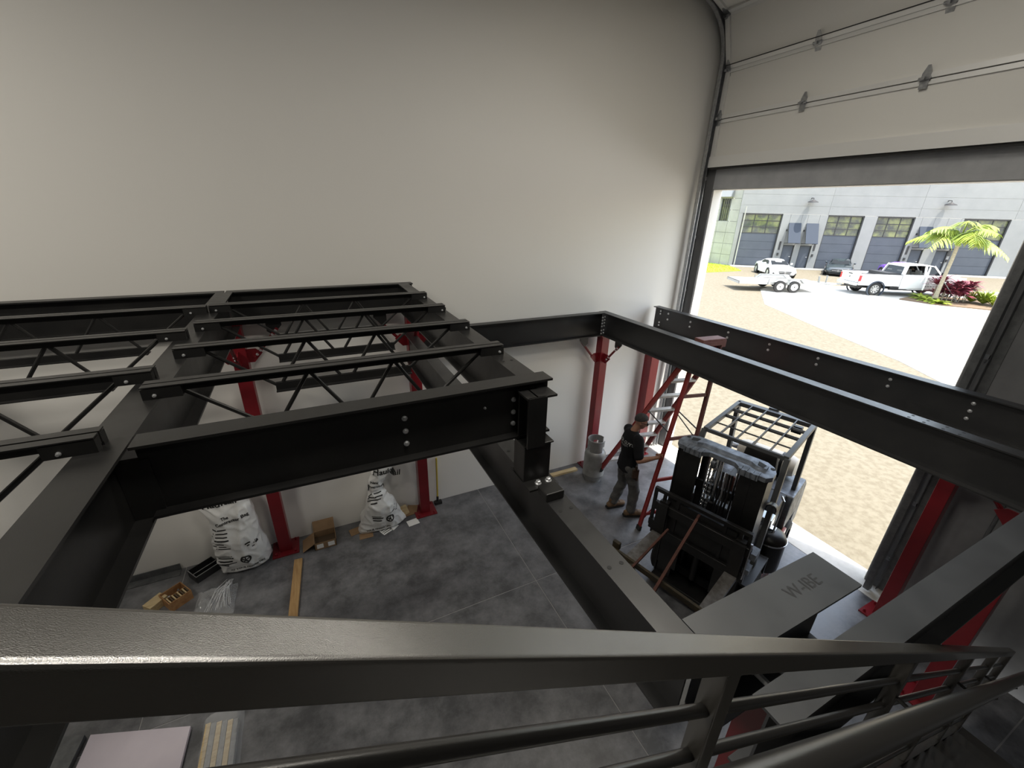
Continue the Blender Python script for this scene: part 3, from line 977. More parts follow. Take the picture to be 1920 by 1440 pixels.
caps = [
    (pp(-.01, 0, .93), (.115, .165, .09), pp(.0, 0, 1.10), (.105, .145, .08), PF),
    (pp(.0, 0, 1.10), (.105, .145, .08), pp(.0, 0, 1.33), (.12, .175, .1), PF),
    (pp(.0, 0, 1.33), (.12, .175, .1), pp(.0, 0, 1.44), (.075, .165, .05), PF),
    (neck0, .062, neck1, .055),
    (head + hu * .03 - hd * .012, (.098, .077, .092), head - hu * .03 + hd * .02, (.075, .062, .075), HF),
    (head - hu * .075 + hd * .05, (.04, .042, .035), head - hu * .03 + hd * .05, (.05, .052, .05), HF),
    (head + hd * .098 - hu * .005, .012, head + hd * .112 - hu * .035, .016),
    (head + hs * .078 - hu * .01 - hd * .005, (.022, .009, .033), head + hs * .078 - hu * .012 - hd * .006, (.02, .009, .03), HF),
    (head - hs * .078 - hu * .01 - hd * .005, (.022, .009, .033), head - hs * .078 - hu * .012 - hd * .006, (.02, .009, .03), HF),
    (sh_r, .062, el_r, .046), (el_r, .046, el_r.lerp(wr_r, .3), .047), (el_r.lerp(wr_r, .3), .047, wr_r, .029),
    (sh_l, .062, el_l, .046), (el_l, .046, el_l.lerp(wr_l, .3), .047), (el_l.lerp(wr_l, .3), .047, wr_l, .029),
    (hipL, .088, kneeL, .058), (kneeL, .058, kneeL.lerp(ankL, .35), .056), (kneeL.lerp(ankL, .35), .056, ankL, .042),
    (hipR, .088, kneeR, .058), (kneeR, .058, kneeR.lerp(ankR, .35), .056), (kneeR.lerp(ankR, .35), .056, ankR, .042),
]
def hand_caps(hp, wr, ax):
    # palm beside the rail, four fingers curled round it, thumb closing from the other side
    d = (hp - wr).normalized()
    ax = (ax - d * ax.dot(d)).normalized()
    n = d.cross(ax).normalized()
    out = [(wr, .028, wr + d * .035, .030)]
    pc = wr + d * .055 - n * .030
    out.append((pc - ax * .028 - d * .02, (.02, .02, .02), pc + ax * .026 + d * .025, (.019, .019, .019)))
    out.append((pc + ax * .028 - d * .02, (.02, .02, .02), pc - ax * .026 + d * .025, (.019, .019, .019)))
    for k, (o, L) in enumerate(((.036, .95), (.013, 1.05), (-.011, 1.0), (-.034, .82))):
        k0 = pc + ax * o + d * .03
        k1 = k0 + d * .032 * L + n * .012
        k2 = k1 + n * .034 * L - d * .004
        k3 = k2 + n * .012 - d * .026 * L
        out += [(k0, .0105, k1, .0100), (k1, .0100, k2, .0093), (k2, .0093, k3, .0082)]
    t0 = pc + ax * .022 - d * .018
    t1 = t0 + ax * .030 + n * .018
    t2 = t1 + n * .030 + d * .018
    out += [(t0, .014, t1, .012), (t1, .012, t2, .0095)]
    return out
body = hull_caps(caps, .013, 5).obj('body', 'skin', man, angle=180, recalc=False)
hull_caps(hand_caps(hand_r, wr_r, legdir), .0055, 2).obj('hand', 'skin', man, angle=180, recalc=False)
hull_caps(hand_caps(hand_l, wr_l, (LP['T1'] - LP['F1']).normalized()), .0055, 2).obj('hand', 'skin', man, angle=180, recalc=False)
caps = [
    (pp(-.010, 0, .845), (.150, .205, .03), pp(.0, 0, 1.08), (.128, .180, .08), PF),
    (pp(.0, 0, 1.08), (.128, .180, .08), pp(-.005, 0, 1.32), (.142, .205, .1), PF),
    (pp(-.005, 0, 1.32), (.142, .205, .1), pp(.0, 0, 1.445), (.088, .185, .05), PF),
    (pp(.01, 0, 1.44), (.075, .11, .05), pp(.02, 0, 1.495), (.066, .076, .02), PF),
    (sh_r, .085, sh_r.lerp(el_r, .80), .074),
    (sh_l, .078, sh_l.lerp(el_l, .80), .070),
]
shirt = hull_caps(caps, .014, 5)
for i, v in enumerate(shirt.v):
    q = v * 7
    v += V((noise.noise(q), noise.noise(q + V((9, 3, 1))), 0)) * .009
shirt = shirt.obj('t_shirt', 'shirt', man, angle=180, recalc=False)
bv = bvh_world(shirt)
decal('shirt_print', text_mesh('DOOR GUYS', .066, bold=.001), pp(-.14, .0, 1.33), prr, (0, 0, 1), 'print', shirt, bv)
decal('shirt_print', stroke_bm([[(x, y), (x + w, y), (x + w, y + .008), (x, y + .008)] for x, w, y in ((-.12, .07, 0), (-.04, .05, 0), (.02, .10, 0), (-.07, .06, -.022), (.0, .07, -.022))]), pp(-.14, -.0, 1.285), prr, (0, 0, 1), 'print', shirt, bv, off=.005)
caps = [
    (pp(-.012, 0, .865), (.128, .183, .07), pp(-.005, 0, .99), (.120, .172, .05), PF),
    (hipL, .112, kneeL, .086), (kneeL, .086, ankL + V((.0, 0, .045)), .076),
    (hipR, .112, kneeR, .086), (kneeR, .086, ankR + V((.0, 0, .045)), .076),
]
tr = hull_caps(caps, .014, 4)
for v in tr.v:
    q = V((v.x * 5, v.y * 5, v.z * 15))
    k = .011 if v.z < .8 else .004
    v += V((noise.noise(q), noise.noise(q + V((5, 1, 7))), 0)) * k
tr.obj('trousers', 'pants', man, angle=180, recalc=False)
for a, tw in ((ankL, -.10), (ankR, .12)):
    d = (pf + prr * tw).normalized()
    s_ = V((d.y, -d.x, 0))
    F3 = Matrix((d, s_, V((0, 0, 1)))).transposed()
    a0 = V((a.x, a.y, 0))
    bt = hull_caps([
        (a0 - d * .06 + V((0, 0, .06)), (.056, .050, .055), a0 + d * .06 + V((0, 0, .06)), (.06, .052, .055), F3),
        (a0 + d * .06 + V((0, 0, .06)), (.06, .052, .052), a0 + d * .175 + V((0, 0, .055)), (.052, .055, .042), F3),
        (a0 - d * .01 + V((0, 0, .08)), (.066, .056, .05), a0 - d * .01 + V((0, 0, .17)), (.062, .054, .02), F3)], .009, 3)
    for v in bt.v:
        v.z = max(v.z, .012)
    b_ = bt.obj('boot', 'boot', man, angle=180, recalc=False)
    poly = [(-.12, -.035), (-.09, -.05), (0, -.052), (.11, -.057), (.19, -.054), (.235, -.025), (.235, .025), (.19, .054), (.11, .057), (0, .052), (-.09, .05), (-.12, .035)]
    G().extr([(x * .94, -y * .94) for x, y in poly], 0, .026, F3, a0).obj('sole', 'rubber', b_, smooth=False)
    g = G()
    for k in range(5):
        q = a0 + d * (.045 + .022 * k) + V((0, 0, .150 - .016 * k))
        g.bar(q - s_ * .03, q + s_ * .03, .007, .007)
    g.obj('laces', 'belt', b_, smooth=False)
# hair: a close-cropped cap over the skull
g = G()
def hairf(u, v):
    az = 2 * PI * u
    front = math.cos(az)
    # hairline: high over the brow, low at the nape
    el = v * PI * (.50 - .17 * front)
    q = V((math.sin(el) * math.cos(az) * .102, math.sin(el) * math.sin(az) * .0815, math.cos(el) * .097))
    return head + hu * .031 - hd * .013 + HF @ q
g.grid(hairf, 28, 12)
g.obj('hair', 'hair', man, angle=180)
G().lathe([(.112, 0), (.115, .02), (.112, .04)], pp(-.008, 0, .945), 28, Matrix((pf * 1.0, prr * 1.36, V((0, 0, 1)))).transposed(), cap=False).obj('belt', 'belt', man)
tp = pp(.02, .205, .86)
G().obox(tp, (.10, .05, .15), PF).obox(tp + V((0, 0, .09)) + prr * .01, (.03, .03, .10), PF).obox(tp + pf * .04 - V((0, 0, .09)), (.03, .03, .08), PF).obj('tool_pouch', 'belt', man, bevel=.006)
# safety glasses temple on the visible side
G().tube([head + hs * .086 + hu * .012 - hd * .03, head + hs * .082 + hu * .01 + hd * .07], .004, 6).obox(head + hd * .092 + hu * .004, (.014, .115, .026), HF).obj('glasses', 'rubber', man)

# ------------------------------------------------------------------ propane cylinder
tk = thing('propane_cylinder', 'upright silver propane cylinder with collar standing by the column behind the man', 'gas cylinder', (4.17, 5.05, 0))
TC = (4.17, 5.05, 0)
G().lathe([(.10, .03), (.165, .05), (.185, .10), (.187, .14), (.19, .145), (.187, .15), (.187, .52), (.18, .56), (.15, .61), (.10, .635), (.04, .645)], TC, 28).obj('body', 'tank', tk)
G().lathe([(.145, 0), (.145, .07), (.135, .07), (.135, 0)], TC, 28, cap=False).obj('foot_ring', 'tank', tk)
g = G()
for k in range(30):
    a0, a1 = 2 * PI * k / 36, 2 * PI * (k + 1) / 36
    zlo = .60 if k % 12 not in (4, 5, 6) else .72
    vs = []
    for a in (a0, a1):
        for r in (.150, .143):
            vs += [V(TC) + V((r * math.cos(a), r * math.sin(a), zlo)), V(TC) + V((r * math.cos(a), r * math.sin(a), .82))]
    g.add(vs, [(0, 1, 5, 4), (2, 6, 7, 3), (0, 4, 6, 2), (1, 3, 7, 5), (0, 2, 3, 1), (4, 5, 7, 6)])
g.tube([V(TC) + V((.147 * math.cos(2 * PI * k / 36), .147 * math.sin(2 * PI * k / 36), .822)) for k in range(31)], .009, 8)
g.obj('collar', 'tank', tk)
G().cyl((4.17, 5.05, .64), (4.17, 5.05, .74), .022, 10).cyl((4.17, 5.05, .71), (4.23, 5.05, .71), .014, 8).lathe([(.03, .74), (.034, .75), (.034, .765), (.02, .77)], (4.17, 5.05, 0), 10).obj('valve', 'chrome', tk)

# ------------------------------------------------------------------ printed rubbish bags against the wall
def bag(name, label, prof, yb, printing, tilt=0.0):
    # prof: (z, x_left, x_right, half_depth)
    xc = (prof[0][1] + prof[0][2]) / 2
    o_ = (xc, yb, 0)
    rings = []
    nz, n = 90, 110
    zt = prof[-1][0]
    for i in range(nz + 1):
        z = zt * i / nz
        for k in range(len(prof) - 1):
            if prof[k][0] <= z <= prof[k + 1][0] + 1e-6:
                t = (z - prof[k][0]) / (prof[k + 1][0] - prof[k][0])
                t = t * t * (3 - 2 * t)
                xl, xr, hd_, yo = [prof[k][j] + (prof[k + 1][j] - prof[k][j]) * t for j in (1, 2, 3, 4)]
                break
        ring = []
        for j in range(n):
            a = 2 * PI * j / n
            ca, sa = math.cos(a), math.sin(a)
            e = .72
            x = (xl + xr) / 2 + (xr - xl) / 2 * math.copysign(abs(ca) ** e, ca)
            y = yb + yo + hd_ * math.copysign(abs(sa) ** .85, sa)
            q = V((x * 5, y * 5, z * 1.2 + xc))
            q2 = V((x * 8 + z * 6, y * 8, z * 5 - x * 3 + xc))
            r1 = (1 - abs(noise.noise(q))) ** 3
            r2 = (1 - abs(noise.noise(q2))) ** 5
            am = (1 if z > .05 else .3)
            dy = am * (.030 * r1 + .018 * r2 - .026)
            nx, ny = ca, sa
            ring.append(V((x + nx * dy, y + ny * dy, max(0.003, z + .02 * noise.noise(q * .7) * (z / zt)))))
        rings.append(ring)
    g = G().loft(rings)
    b = g.obj(name, 'bag', loc=o_, angle=60)
    tag(b, label, 'bag')
    bv = bvh_world(b)
    for (txt, sz, x, z, rot, bold) in printing:
        if isinstance(txt, str):
            bm = text_mesh(txt, sz, res=2, bold=bold)
            nm = 'lettering'
        else:
            bm = stroke_bm(txt)
            nm = 'printed_picture'
        decal(nm, bm, (x, yb - .1, z), (math.cos(rot), 0, math.sin(rot)), (-math.sin(rot), 0, math.cos(rot)), 'ink', b, bv, off=.006, cut=.05)
    return b
def wheel_pic(r):
    out = []
    n = 20
    for k in range(n):
        a0, a1 = 2 * PI * k / n, 2 * PI * (k + 1) / n
        out.append([(r * math.cos(a0), r * math.sin(a0)), (r * math.cos(a1), r * math.sin(a1)), (.68 * r * math.cos(a1), .68 * r * math.sin(a1)), (.68 * r * math.cos(a0), .68 * r * math.sin(a0))])
    for k in range(5):
        a = 2 * PI * k / 5 + .3
        d = (math.cos(a), math.sin(a))
        w = r * .11
        out.append([(-d[1] * w, d[0] * w), (d[1] * w, -d[0] * w), (d[0] * r * .7 + d[1] * w, d[1] * r * .7 - d[0] * w), (d[0] * r * .7 - d[1] * w, d[1] * r * .7 + d[0] * w)])
    return out
def bars_pic(rows):
    return [[(x0, y), (x1, y), (x1, y + h), (x0, y + h)] for x0, x1, y, h in rows]
truck_lines = bars_pic([(-.20, -.02, .09, .012), (-.18, -.01, .055, .016), (-.22, -.03, .0, .022), (-.16, .01, -.03, .014), (-.2, -.08, -.055, .02)])
bagprint1 = [
    ('Haultail', .125, -1.39, 1.055, .06, .003), ('The', .05, -1.36, .86, .05, .0015), ('Contractor Bag', .058, -1.29, .815, .16, .0015),
    (bars_pic([(-.10, .05, .09, .014), (-.10, .06, .045, .014), (-.12, .05, 0, .014), (-.10, .06, -.045, .018), (-.10, .0, -.09, .014), (-.13, .02, -.125, .012), (-.10, .06, -.16, .012)]), 1, -1.42, .62, 0, 0),
    (truck_lines, 1, -1.35, .25, 0, 0), (wheel_pic(.062), 1, -1.235, .25, 0, 0),
    (bars_pic([(-.05, .01, .03, .02), (-.04, -.01, .0, .016), (.03, .06, -.01, .012), (.05, .075, -.03, .05), (.0, .03, -.05, .014)]), 1, -1.15, .44, .2, 0),
    ('AT YOUR FINGERTIPS', .040, -1.24, .10, .03, .001)]
bag('rubbish_bag', 'bulging white printed bag, wheel picture on front, beside the dark steel tray',
    [(0, -1.50, -1.03, .15, 0), (.06, -1.57, -.99, .19, -.01), (.25, -1.58, -1.00, .22, -.02), (.5, -1.56, -1.04, .21, -.02), (.8, -1.55, -1.06, .16, .01), (1.02, -1.63, -1.08, .12, .04), (1.2, -1.60, -1.14, .08, .08), (1.25, -1.45, -1.25, .04, .09)],
    5.36, bagprint1)
bag('rubbish_bag', 'half-empty white printed bag slumped on itself, with a flopped-over top, beside the yellow stick column',
    [(0, .14, .72, .14, 0), (.05, .16, .84, .17, -.01), (.2, .21, .78, .18, -.01), (.40, .27, .72, .17, -.02), (.56, .32, .60, .12, 0), (.66, .35, .55, .09, .03), (.80, .38, .60, .09, .04), (.92, .42, .74, .09, .04), (1.03, .46, .88, .08, .04), (1.10, .50, .86, .05, .05), (1.13, .55, .80, .03, .06)],
    5.38, [('Haultail', .125, .63, .94, -.12, .003), ('New', .055, .45, .80, -.1, .0015), ('Contractor', .05, .46, .735, -.1, .0015),
           (bars_pic([(-.09, .10, .07, .014), (-.10, .11, .03, .014), (-.11, .08, -.01, .014), (-.10, .02, -.05, .016)]), 1, .43, .55, 0, 0),
           (bars_pic([(-.10, .03, .05, .012), (-.09, .06, .02, .02), (-.08, .04, -.02, .018)]), 1, .44, .24, -.15, 0), (wheel_pic(.06), 1, .60, .22, 0, 0),
           (bars_pic([(-.05, .0, .02, .014), (.01, .03, .05, .014), (.0, .05, -.01, .012)]), 1, .69, .30, .3, 0),
           ('YOUR FINGERTIPS', .042, .42, .075, .02, .001)])

# ------------------------------------------------------------------ things on the floor
t = thing('cardboard_box', 'open brown cardboard box with white shipping labels by the wall', 'box', (-.31, 5.38, 0))
BX0, BX1, BY0, BY1, BH = -.45, -.165, 5.20, 5.46, .115
g = G().box(BX0, BX1, BY0, BY0 + .006, 0.0, BH).box(BX0, BX1, BY1 - .006, BY1, 0, BH).box(BX0, BX0 + .006, BY0, BY1, 0, BH).box(BX1 - .006, BX1, BY0, BY1, 0, BH).box(BX0, BX1, BY0, BY1, 0, .005)
g.obj('carton', 'card', t, smooth=False)
G().box(BX0 + .008, BX1 - .008, BY0 + .008, BY1 - .008, .006, .02).obj('dark_content', 'cardin', t, smooth=False)
G().add([(BX0, BY1, BH), (BX1, BY1, BH), (BX1, BY1 + .09, BH + .12), (BX0, BY1 + .09, BH + .12), (BX0, BY1 + .004, BH - .004), (BX1, BY1 + .004, BH - .004), (BX1, BY1 + .094, BH + .116), (BX0, BY1 + .094, BH + .116)],
        [(0, 1, 2, 3), (7, 6, 5, 4), (0, 4, 5, 1), (1, 5, 6, 2), (2, 6, 7, 3), (3, 7, 4, 0)]).obj('flap', 'card', t, smooth=False)
G().add([(BX0, BY0, BH), (BX0, BY1, BH), (BX0 - .15, BY1 - .01, .03), (BX0 - .15, BY0 + .01, .02), (BX0 - .004, BY0, BH), (BX0 - .004, BY1, BH), (BX0 - .154, BY1 - .01, .026), (BX0 - .154, BY0 + .01, .016)],
        [(0, 1, 2, 3), (7, 6, 5, 4), (0, 4, 5, 1), (1, 5, 6, 2), (2, 6, 7, 3), (3, 7, 4, 0)]).obj('flap', 'card', t, smooth=False)
for x in (BX0 + .03, BX1 - .11):
    G().box(x, x + .085, BY0 - .003, BY0 - .001, .025, .095).obj('shipping_label', 'paper', t, smooth=False)
# lumber
def plank(a, b, w, h, m, label):
    a, b = V(a), V(b)
    g = G().bar(a + V((0, 0, h / 2)), b + V((0, 0, h / 2)), w, h)
    o = g.obj('wood_stud', m, loc=tuple((a + b) / 2), bevel=.003)
    return tag(o, label, 'plank')
plank((-.735, 4.05, 0), (-.66, 5.10, 0), .10, .04, 'wood', 'short brown wood stud lying alone on the dark floor')
plank((3.30, 5.40, 0), (4.05, 5.395, 0), .09, .04, 'wood2', 'pale wood stud lying along the wall left of the propane cylinder')
# cardboard and paper scraps
def scrap(nm, x, y, w, d, rz, m, label, cat, z=0.0, th=.004, tilt=0.0):
    R = Matrix.Rotation(rz, 3, 'Z') @ Matrix.Rotation(tilt, 3, 'X')
    zc = abs(math.sin(tilt)) * d / 2 + th / 2 + z
    o = G().obox((x, y, zc), (w, d, th), R).obj(nm, m, loc=(x, y, z), smooth=False)
    return tag(o, label, cat)
scrap('cardboard_scrap', .10, 5.36, .15, .12, .2, 'card', 'small darker cardboard scrap touching the slumped white bag', 'cardboard', tilt=.2)
scrap('cardboard_scrap', .24, 5.22, .19, .12, -.05, 'card', 'tan cardboard scrap flat on the floor in front of the slumped white bag', 'cardboard')
p = scrap('paper_sheet', .52, 5.21, .15, .13, .45, 'paper', 'white paper slip with dark lines on the floor before the slumped bag', 'paper')
for k in (-.035, 0.0, .035):
    d_ = Matrix.Rotation(.45, 3, 'Z')
    c = V((.52, 5.21, .0052)) + d_ @ V((0, k, 0))
    G().obox(c, (.12, .012, .0006), .45).obj('printed_line', 'ink', p, smooth=False)
scrap('paper_sheet', .645, 5.235, .12, .08, .7, 'paper', 'small blank white paper slip at the edge of the slumped bag', 'paper')
scrap('paper_sheet', .93, 5.22, .17, .13, .12, 'paper', 'white paper slip on the floor left of the red base plate', 'paper')
t = thing('crumpled_carton', 'torn crumpled cardboard wrapping against the wall left of the red column', 'cardboard', (.90, 5.48, 0))
for (dx, dy, w, d, rz, tl, nm, mm) in ((-.05, .0, .14, .16, .3, .7, 'flap', 'wood2'), (.08, .0, .16, .14, -.4, .5, 'flap', 'card'), (.02, -.03, .18, .12, .1, .12, 'flap', 'card')):
    R = Matrix.Rotation(rz, 3, 'Z') @ Matrix.Rotation(tl, 3, 'X')
    G().obox((.90 + dx, 5.48 + dy, d / 2 * math.sin(tl) + .004), (w, d, .005), R).obj(nm, mm, t, smooth=False)
# yellow stick tool leaning on the wall
t = thing('push_stick', 'thin yellow stick with a black foot leaning on the wall right of the red column', 'stick', (1.42, 5.50, 0))
G().cyl((1.405, 5.50, .05), (1.44, 5.575, .82), .013, 8).obj('handle', 'yellow', t)
G().box(1.35, 1.47, 5.46, 5.53, 0, .055).cyl((1.405, 5.50, .05), (1.408, 5.507, .14), .02, 8).obj('foot', 'rubber', t, bevel=.008)
# half-hidden pinkish pad behind the lower beam
t = thing('kneeling_board', 'small tan board with orange handle on the floor by the wall', 'board', (2.62, 5.30, 0))
G().obox((2.62, 5.29, .012), (.16, .34, .022), .12).obj('board', 'card', t, bevel=.004)
G().tube([(2.60, 5.46, .02), (2.59, 5.47, .07), (2.62, 5.36, .08), (2.63, 5.33, .022)], .012, 8).obj('handle', 'orange', t)
# dark steel tray and thin grey strip at the wall foot
t = thing('steel_tray', 'dark open steel tray with pale rims on the floor left of the white bag', 'tray', (-1.78, 5.42, 0))
R = Matrix.Rotation(.62, 3, 'Z') * .80
c = V((-1.76, 5.38, 0))
def tb(x0, x1, y0, y1, z0, z1, nm, m):
    G().obox(c + R @ V(((x0 + x1) / 2, (y0 + y1) / 2, 0)) + V((0, 0, (z0 + z1) / 2)), (x1 - x0, y1 - y0, (z1 - z0) / .8), R).obj(nm, m, t, smooth=False)
tb(-.18, .18, -.13, .13, 0, .006, 'base', 'cartrim')
for (a, b_, cc, dd) in ((-.18, .18, -.13, -.122), (-.18, .18, .122, .13), (-.18, -.172, -.13, .13), (.172, .18, -.13, .13), (-.18, .18, -.03, -.022)):
    tb(a, b_, cc, dd, .006, .10, 'side', 'cartrim')
for (a, b_, cc, dd) in ((-.18, .18, -.133, -.119), (-.18, -.169, -.13, .13), (-.18, .18, -.034, -.020)):
    tb(a, b_, cc, dd, .10, .104, 'rim', 'galv')
tag(G().box(-3.0, -2.05, 5.46, 5.565, 0, .008).box(-3.0, -2.05, 5.565, 5.575, 0, .10).obj('wall_foot_strip', 'dgalv', loc=(-2.5, 5.5, 0), smooth=False), 'long grey L-shaped strip along the foot of the white wall at left', 'angle')
# small crate of tile samples
t = thing('sample_crate', 'small plywood crate with slats and odd bits, beside the clear plastic film', 'crate', (-1.99, 5.02, 0))
R = Matrix.Rotation(-.95, 3, 'Z')
c = V((-1.99, 5.02, 0))
def tb2(x0, x1, y0, y1, z0, z1, nm, m):
    return G().obox(c + R @ V(((x0 + x1) / 2, (y0 + y1) / 2, 0)) * .78 + V((0, 0, (z0 + z1) / 2)), ((x1 - x0) * .78, (y1 - y0) * .78, z1 - z0), R).obj(nm, m, t, smooth=False)
tb2(-.16, .16, -.15, .15, 0, .012, 'base', 'woodbox')
for (a, b_, cc, dd) in ((-.16, .16, -.15, -.138), (-.16, .16, .138, .15), (-.16, -.148, -.138, .138), (.148, .16, -.138, .138)):
    tb2(a, b_, cc, dd, .012, .13, 'side', 'woodbox')
tb2(-.005, .005, -.138, .138, .012, .12, 'divider', 'woodbox')
for k in range(8):
    y = -.125 + k * .035
    tb2(.01, .145, y, y + .014, .10, .13, 'slat', 'wood2' if k % 2 == 0 else 'cardin')
for (x, y, r) in ((-.09, -.06, .03), (-.06, .05, .024), (-.11, .08, .02)):
    q = c + R @ V((x, y, 0)) * .78
    G().lathe([(r, .012), (r * 1.1, .05), (r * .5, .075), (r * .3, .08)], q, 12).obj('metal_bit', 'galv', t)
tag(G().obox((-2.19, 5.02, .05), (.13, .2, .10), -.75).obj('small_carton', 'wood2', loc=(-2.19, 5.02, 0), bevel=.004), 'pale small carton beside the plywood crate', 'box')
# crumpled clear film
def film(name, label, x0, x1, y0, y1, h, seed, nu=26, nv=18):
    def fn(u, v):
        x, y = x0 + (x1 - x0) * u, y0 + (y1 - y0) * v
        e = min(1.0, 5 * min(u, 1 - u, v, 1 - v) + .05)
        z = h * e * (.35 + .9 * abs(noise.noise(V((x * 7, y * 5, seed)))) + .5 * abs(noise.noise(V((x * 22, y * 9, seed + 4)))) * (1 if u > .5 else .3))
        return V((x + .02 * noise.noise(V((y * 9, seed, 0))), y + .02 * noise.noise(V((x * 9, seed, 3))), .004 + z))
    g = G().grid(fn, nu, nv)
    return tag(g.obj(name, 'film', loc=((x0 + x1) / 2, (y0 + y1) / 2, 0), angle=20), label, 'plastic')
pfm = film('plastic_film', 'crumpled clear plastic film on the floor right of the plywood crate', -1.78, -1.36, 4.55, 5.02, .19, 3, 60, 30)
g = G()
rr = random.Random(4)
for k in range(16):
    x0, y0 = -1.40 + rr.uniform(-.06, .02), 4.98 - rr.uniform(0, .10)
    x1, y1 = -1.66 + k * .018 + rr.uniform(-.01, .01), 4.62 + rr.uniform(-.02, .03)
    g.tube([(x0, y0, .10 + rr.uniform(0, .06)), ((x0 + x1) / 2, (y0 + y1) / 2, .14 + rr.uniform(0, .05)), (x1, y1, .06)], .0028, 5)
g.obj('crease', 'crease', pfm, kind='stuff')
# lower left: wrapped boards on the floor
t = thing('board_stack', 'stack of lilac-white boards on the floor at lower left', 'boards', (-1.95, 3.1, 0))
for k in range(3):
    o = V((random.uniform(-.01, .01), random.uniform(-.01, .01), 0))
    G().add([V((-2.36, 3.62, k * .013)) + o, V((-1.57, 3.33, k * .013)) + o, V((-1.62, 2.35, k * .013)) + o, V((-2.42, 2.62, k * .013)) + o,
             V((-2.36, 3.62, k * .013 + .0115)) + o, V((-1.57, 3.33, k * .013 + .0115)) + o, V((-1.62, 2.35, k * .013 + .0115)) + o, V((-2.42, 2.62, k * .013 + .0115)) + o],
            [(0, 3, 2, 1), (4, 5, 6, 7), (0, 1, 5, 4), (1, 2, 6, 5), (2, 3, 7, 6), (3, 0, 4, 7)]).obj('board', 'sheet', t, smooth=False)
tag(G().add([(-2.72, 3.75, 0), (-2.40, 3.63, 0), (-2.50, 2.6, 0), (-2.82, 2.7, 0), (-2.72, 3.75, .05), (-2.40, 3.63, .05), (-2.50, 2.6, .05), (-2.82, 2.7, .05)],
        [(0, 3, 2, 1), (4, 5, 6, 7), (0, 1, 5, 4), (1, 2, 6, 5), (2, 3, 7, 6), (3, 0, 4, 7)]).obj('grey_board', 'dgalv', loc=(-2.6, 3.2, 0), smooth=False), 'dull grey board lying left of the lilac-white stack', 'board')
t = thing('wrapped_bundle', 'long plastic-wrapped bundle of strips on the floor right of the lilac-white boards', 'bundle', (-1.31, 2.95, 0))
for k in range(6):
    x = -1.42 + k * .045
    G().bar((x - .0, 3.27 - k * .012, .03), (x - .02, 2.0, .03), .04, .055).obj('strip', 'galv' if k % 2 else 'wood2', t, smooth=False)
def wrapf(u, v):
    x = -1.47 + .33 * u
    y = 3.33 - 1.4 * v
    return V((x + .015 * noise.noise(V((y * 8, 2, 1))), y, .004 + .075 * (1 - abs(2 * u - 1) ** 4) + .025 * abs(noise.noise(V((x * 14, y * 12, 5)))) * (1 if 0.05 < u < .95 else 0)))
G().grid(wrapf, 14, 40).obj('wrap', 'film', t, angle=20)

# ------------------------------------------------------------------ forklift, facing into the hall
FO = (4.30, 2.60, 0)
FA = math.atan2(-.309, -.951)
fl = thing('forklift', 'black and orange forklift with raised forks standing in the door opening, mast towards the camera', 'forklift', FO, FA)
def F(nm, g, m, par=None, **kw):
    return g.obj(nm, m, par or fl, local=True, **kw)
AY = Matrix.Rotation(-PI / 2, 3, 'X')     # local z -> +y
def wheel(x, y, r, w, nm):
    s = 1 if y > 0 else -1
    c = (x, y, r)
    A = AY
    prof = [(r * .55, -w / 2), (r * .9, -w / 2), (r, -w * .36), (r, w * .36), (r * .9, w / 2), (r * .55, w / 2)]
    t = F(nm, G().lathe(prof, c, 28, A, cap=False), 'rubber')
    g = G().lathe([(r * .56, -w * .42), (r * .56, w * .42), (r * .50, w * .42), (r * .45, w * .25), (r * .18, w * .22), (r * .16, w * .40), (.01, w * .40)] if s > 0 else [(r * .56, w * .42), (r * .56, -w * .42), (r * .50, -w * .42), (r * .45, -w * .25), (r * .18, -w * .22), (r * .16, -w * .40), (.01, -w * .40)], c, 20, A)
    F('hub', g, 'fgrey', t)
    for k in range(6):
        a = 2 * PI * k / 6
        F('lug_nut', G().cyl((x + r * .3 * math.cos(a), y + s * w * .2, r + r * .3 * math.sin(a)), (x + r * .3 * math.cos(a), y + s * w * .32, r + r * .3 * math.sin(a)), .014, 6), 'galv', t)
wheel(.28, -.46, .33, .22, 'front_wheel')
wheel(.28, .46, .33, .22, 'front_wheel')
wheel(-1.22, -.47, .26, .17, 'rear_wheel')
wheel(-1.22, .47, .26, .17, 'rear_wheel')
# chassis and counterweight
pl = [(-1.78, .28), (-1.80, .62), (-1.74, .95), (-1.60, 1.06), (-.98, 1.06), (-.92, .92), (-.92, .58), (-.98, .50), (-1.0, .24), (-1.22, .54), (-1.48, .38), (-1.50, .24)]
pl = [(-1.78, .28), (-1.80, .62), (-1.74, .95), (-1.60, 1.06), (-.98, 1.06), (-.92, .92), (-.92, .56), (-1.48, .56), (-1.52, .24)]
F('counterweight', G().extr([(x, z) for x, z in pl], -.52, .52, Matrix(((1, 0, 0), (0, 0, -1), (0, 1, 0)))), 'fgrey', bevel=.03)
side = [(-1.0, .22), (-.98, .58), (-.55, .60), (-.40, .36), (.10, .36), (.14, .22)]
for s in (-1, 1):
    F('side_frame', G().extr([(x, z) for x, z in side], s * .53 - .02, s * .53 + .02, Matrix(((1, 0, 0), (0, 0, -1), (0, 1, 0)))), 'forange', bevel=.008)
    F('step_plate', G().box(-.50, .08, s * .50 - .05, s * .50 + .05, .33, .35), 'fblack')
F('chassis', G().box(-1.35, .38, -.36, .36, .16, .58), 'fblack', bevel=.01)
F('floor_plate', G().box(-.52, .22, -.48, .48, .55, .59), 'fblack')
hood = [(-1.0, .58), (-1.0, 1.05), (-.92, 1.10), (-.60, 1.06), (-.52, .92), (-.52, .58)]
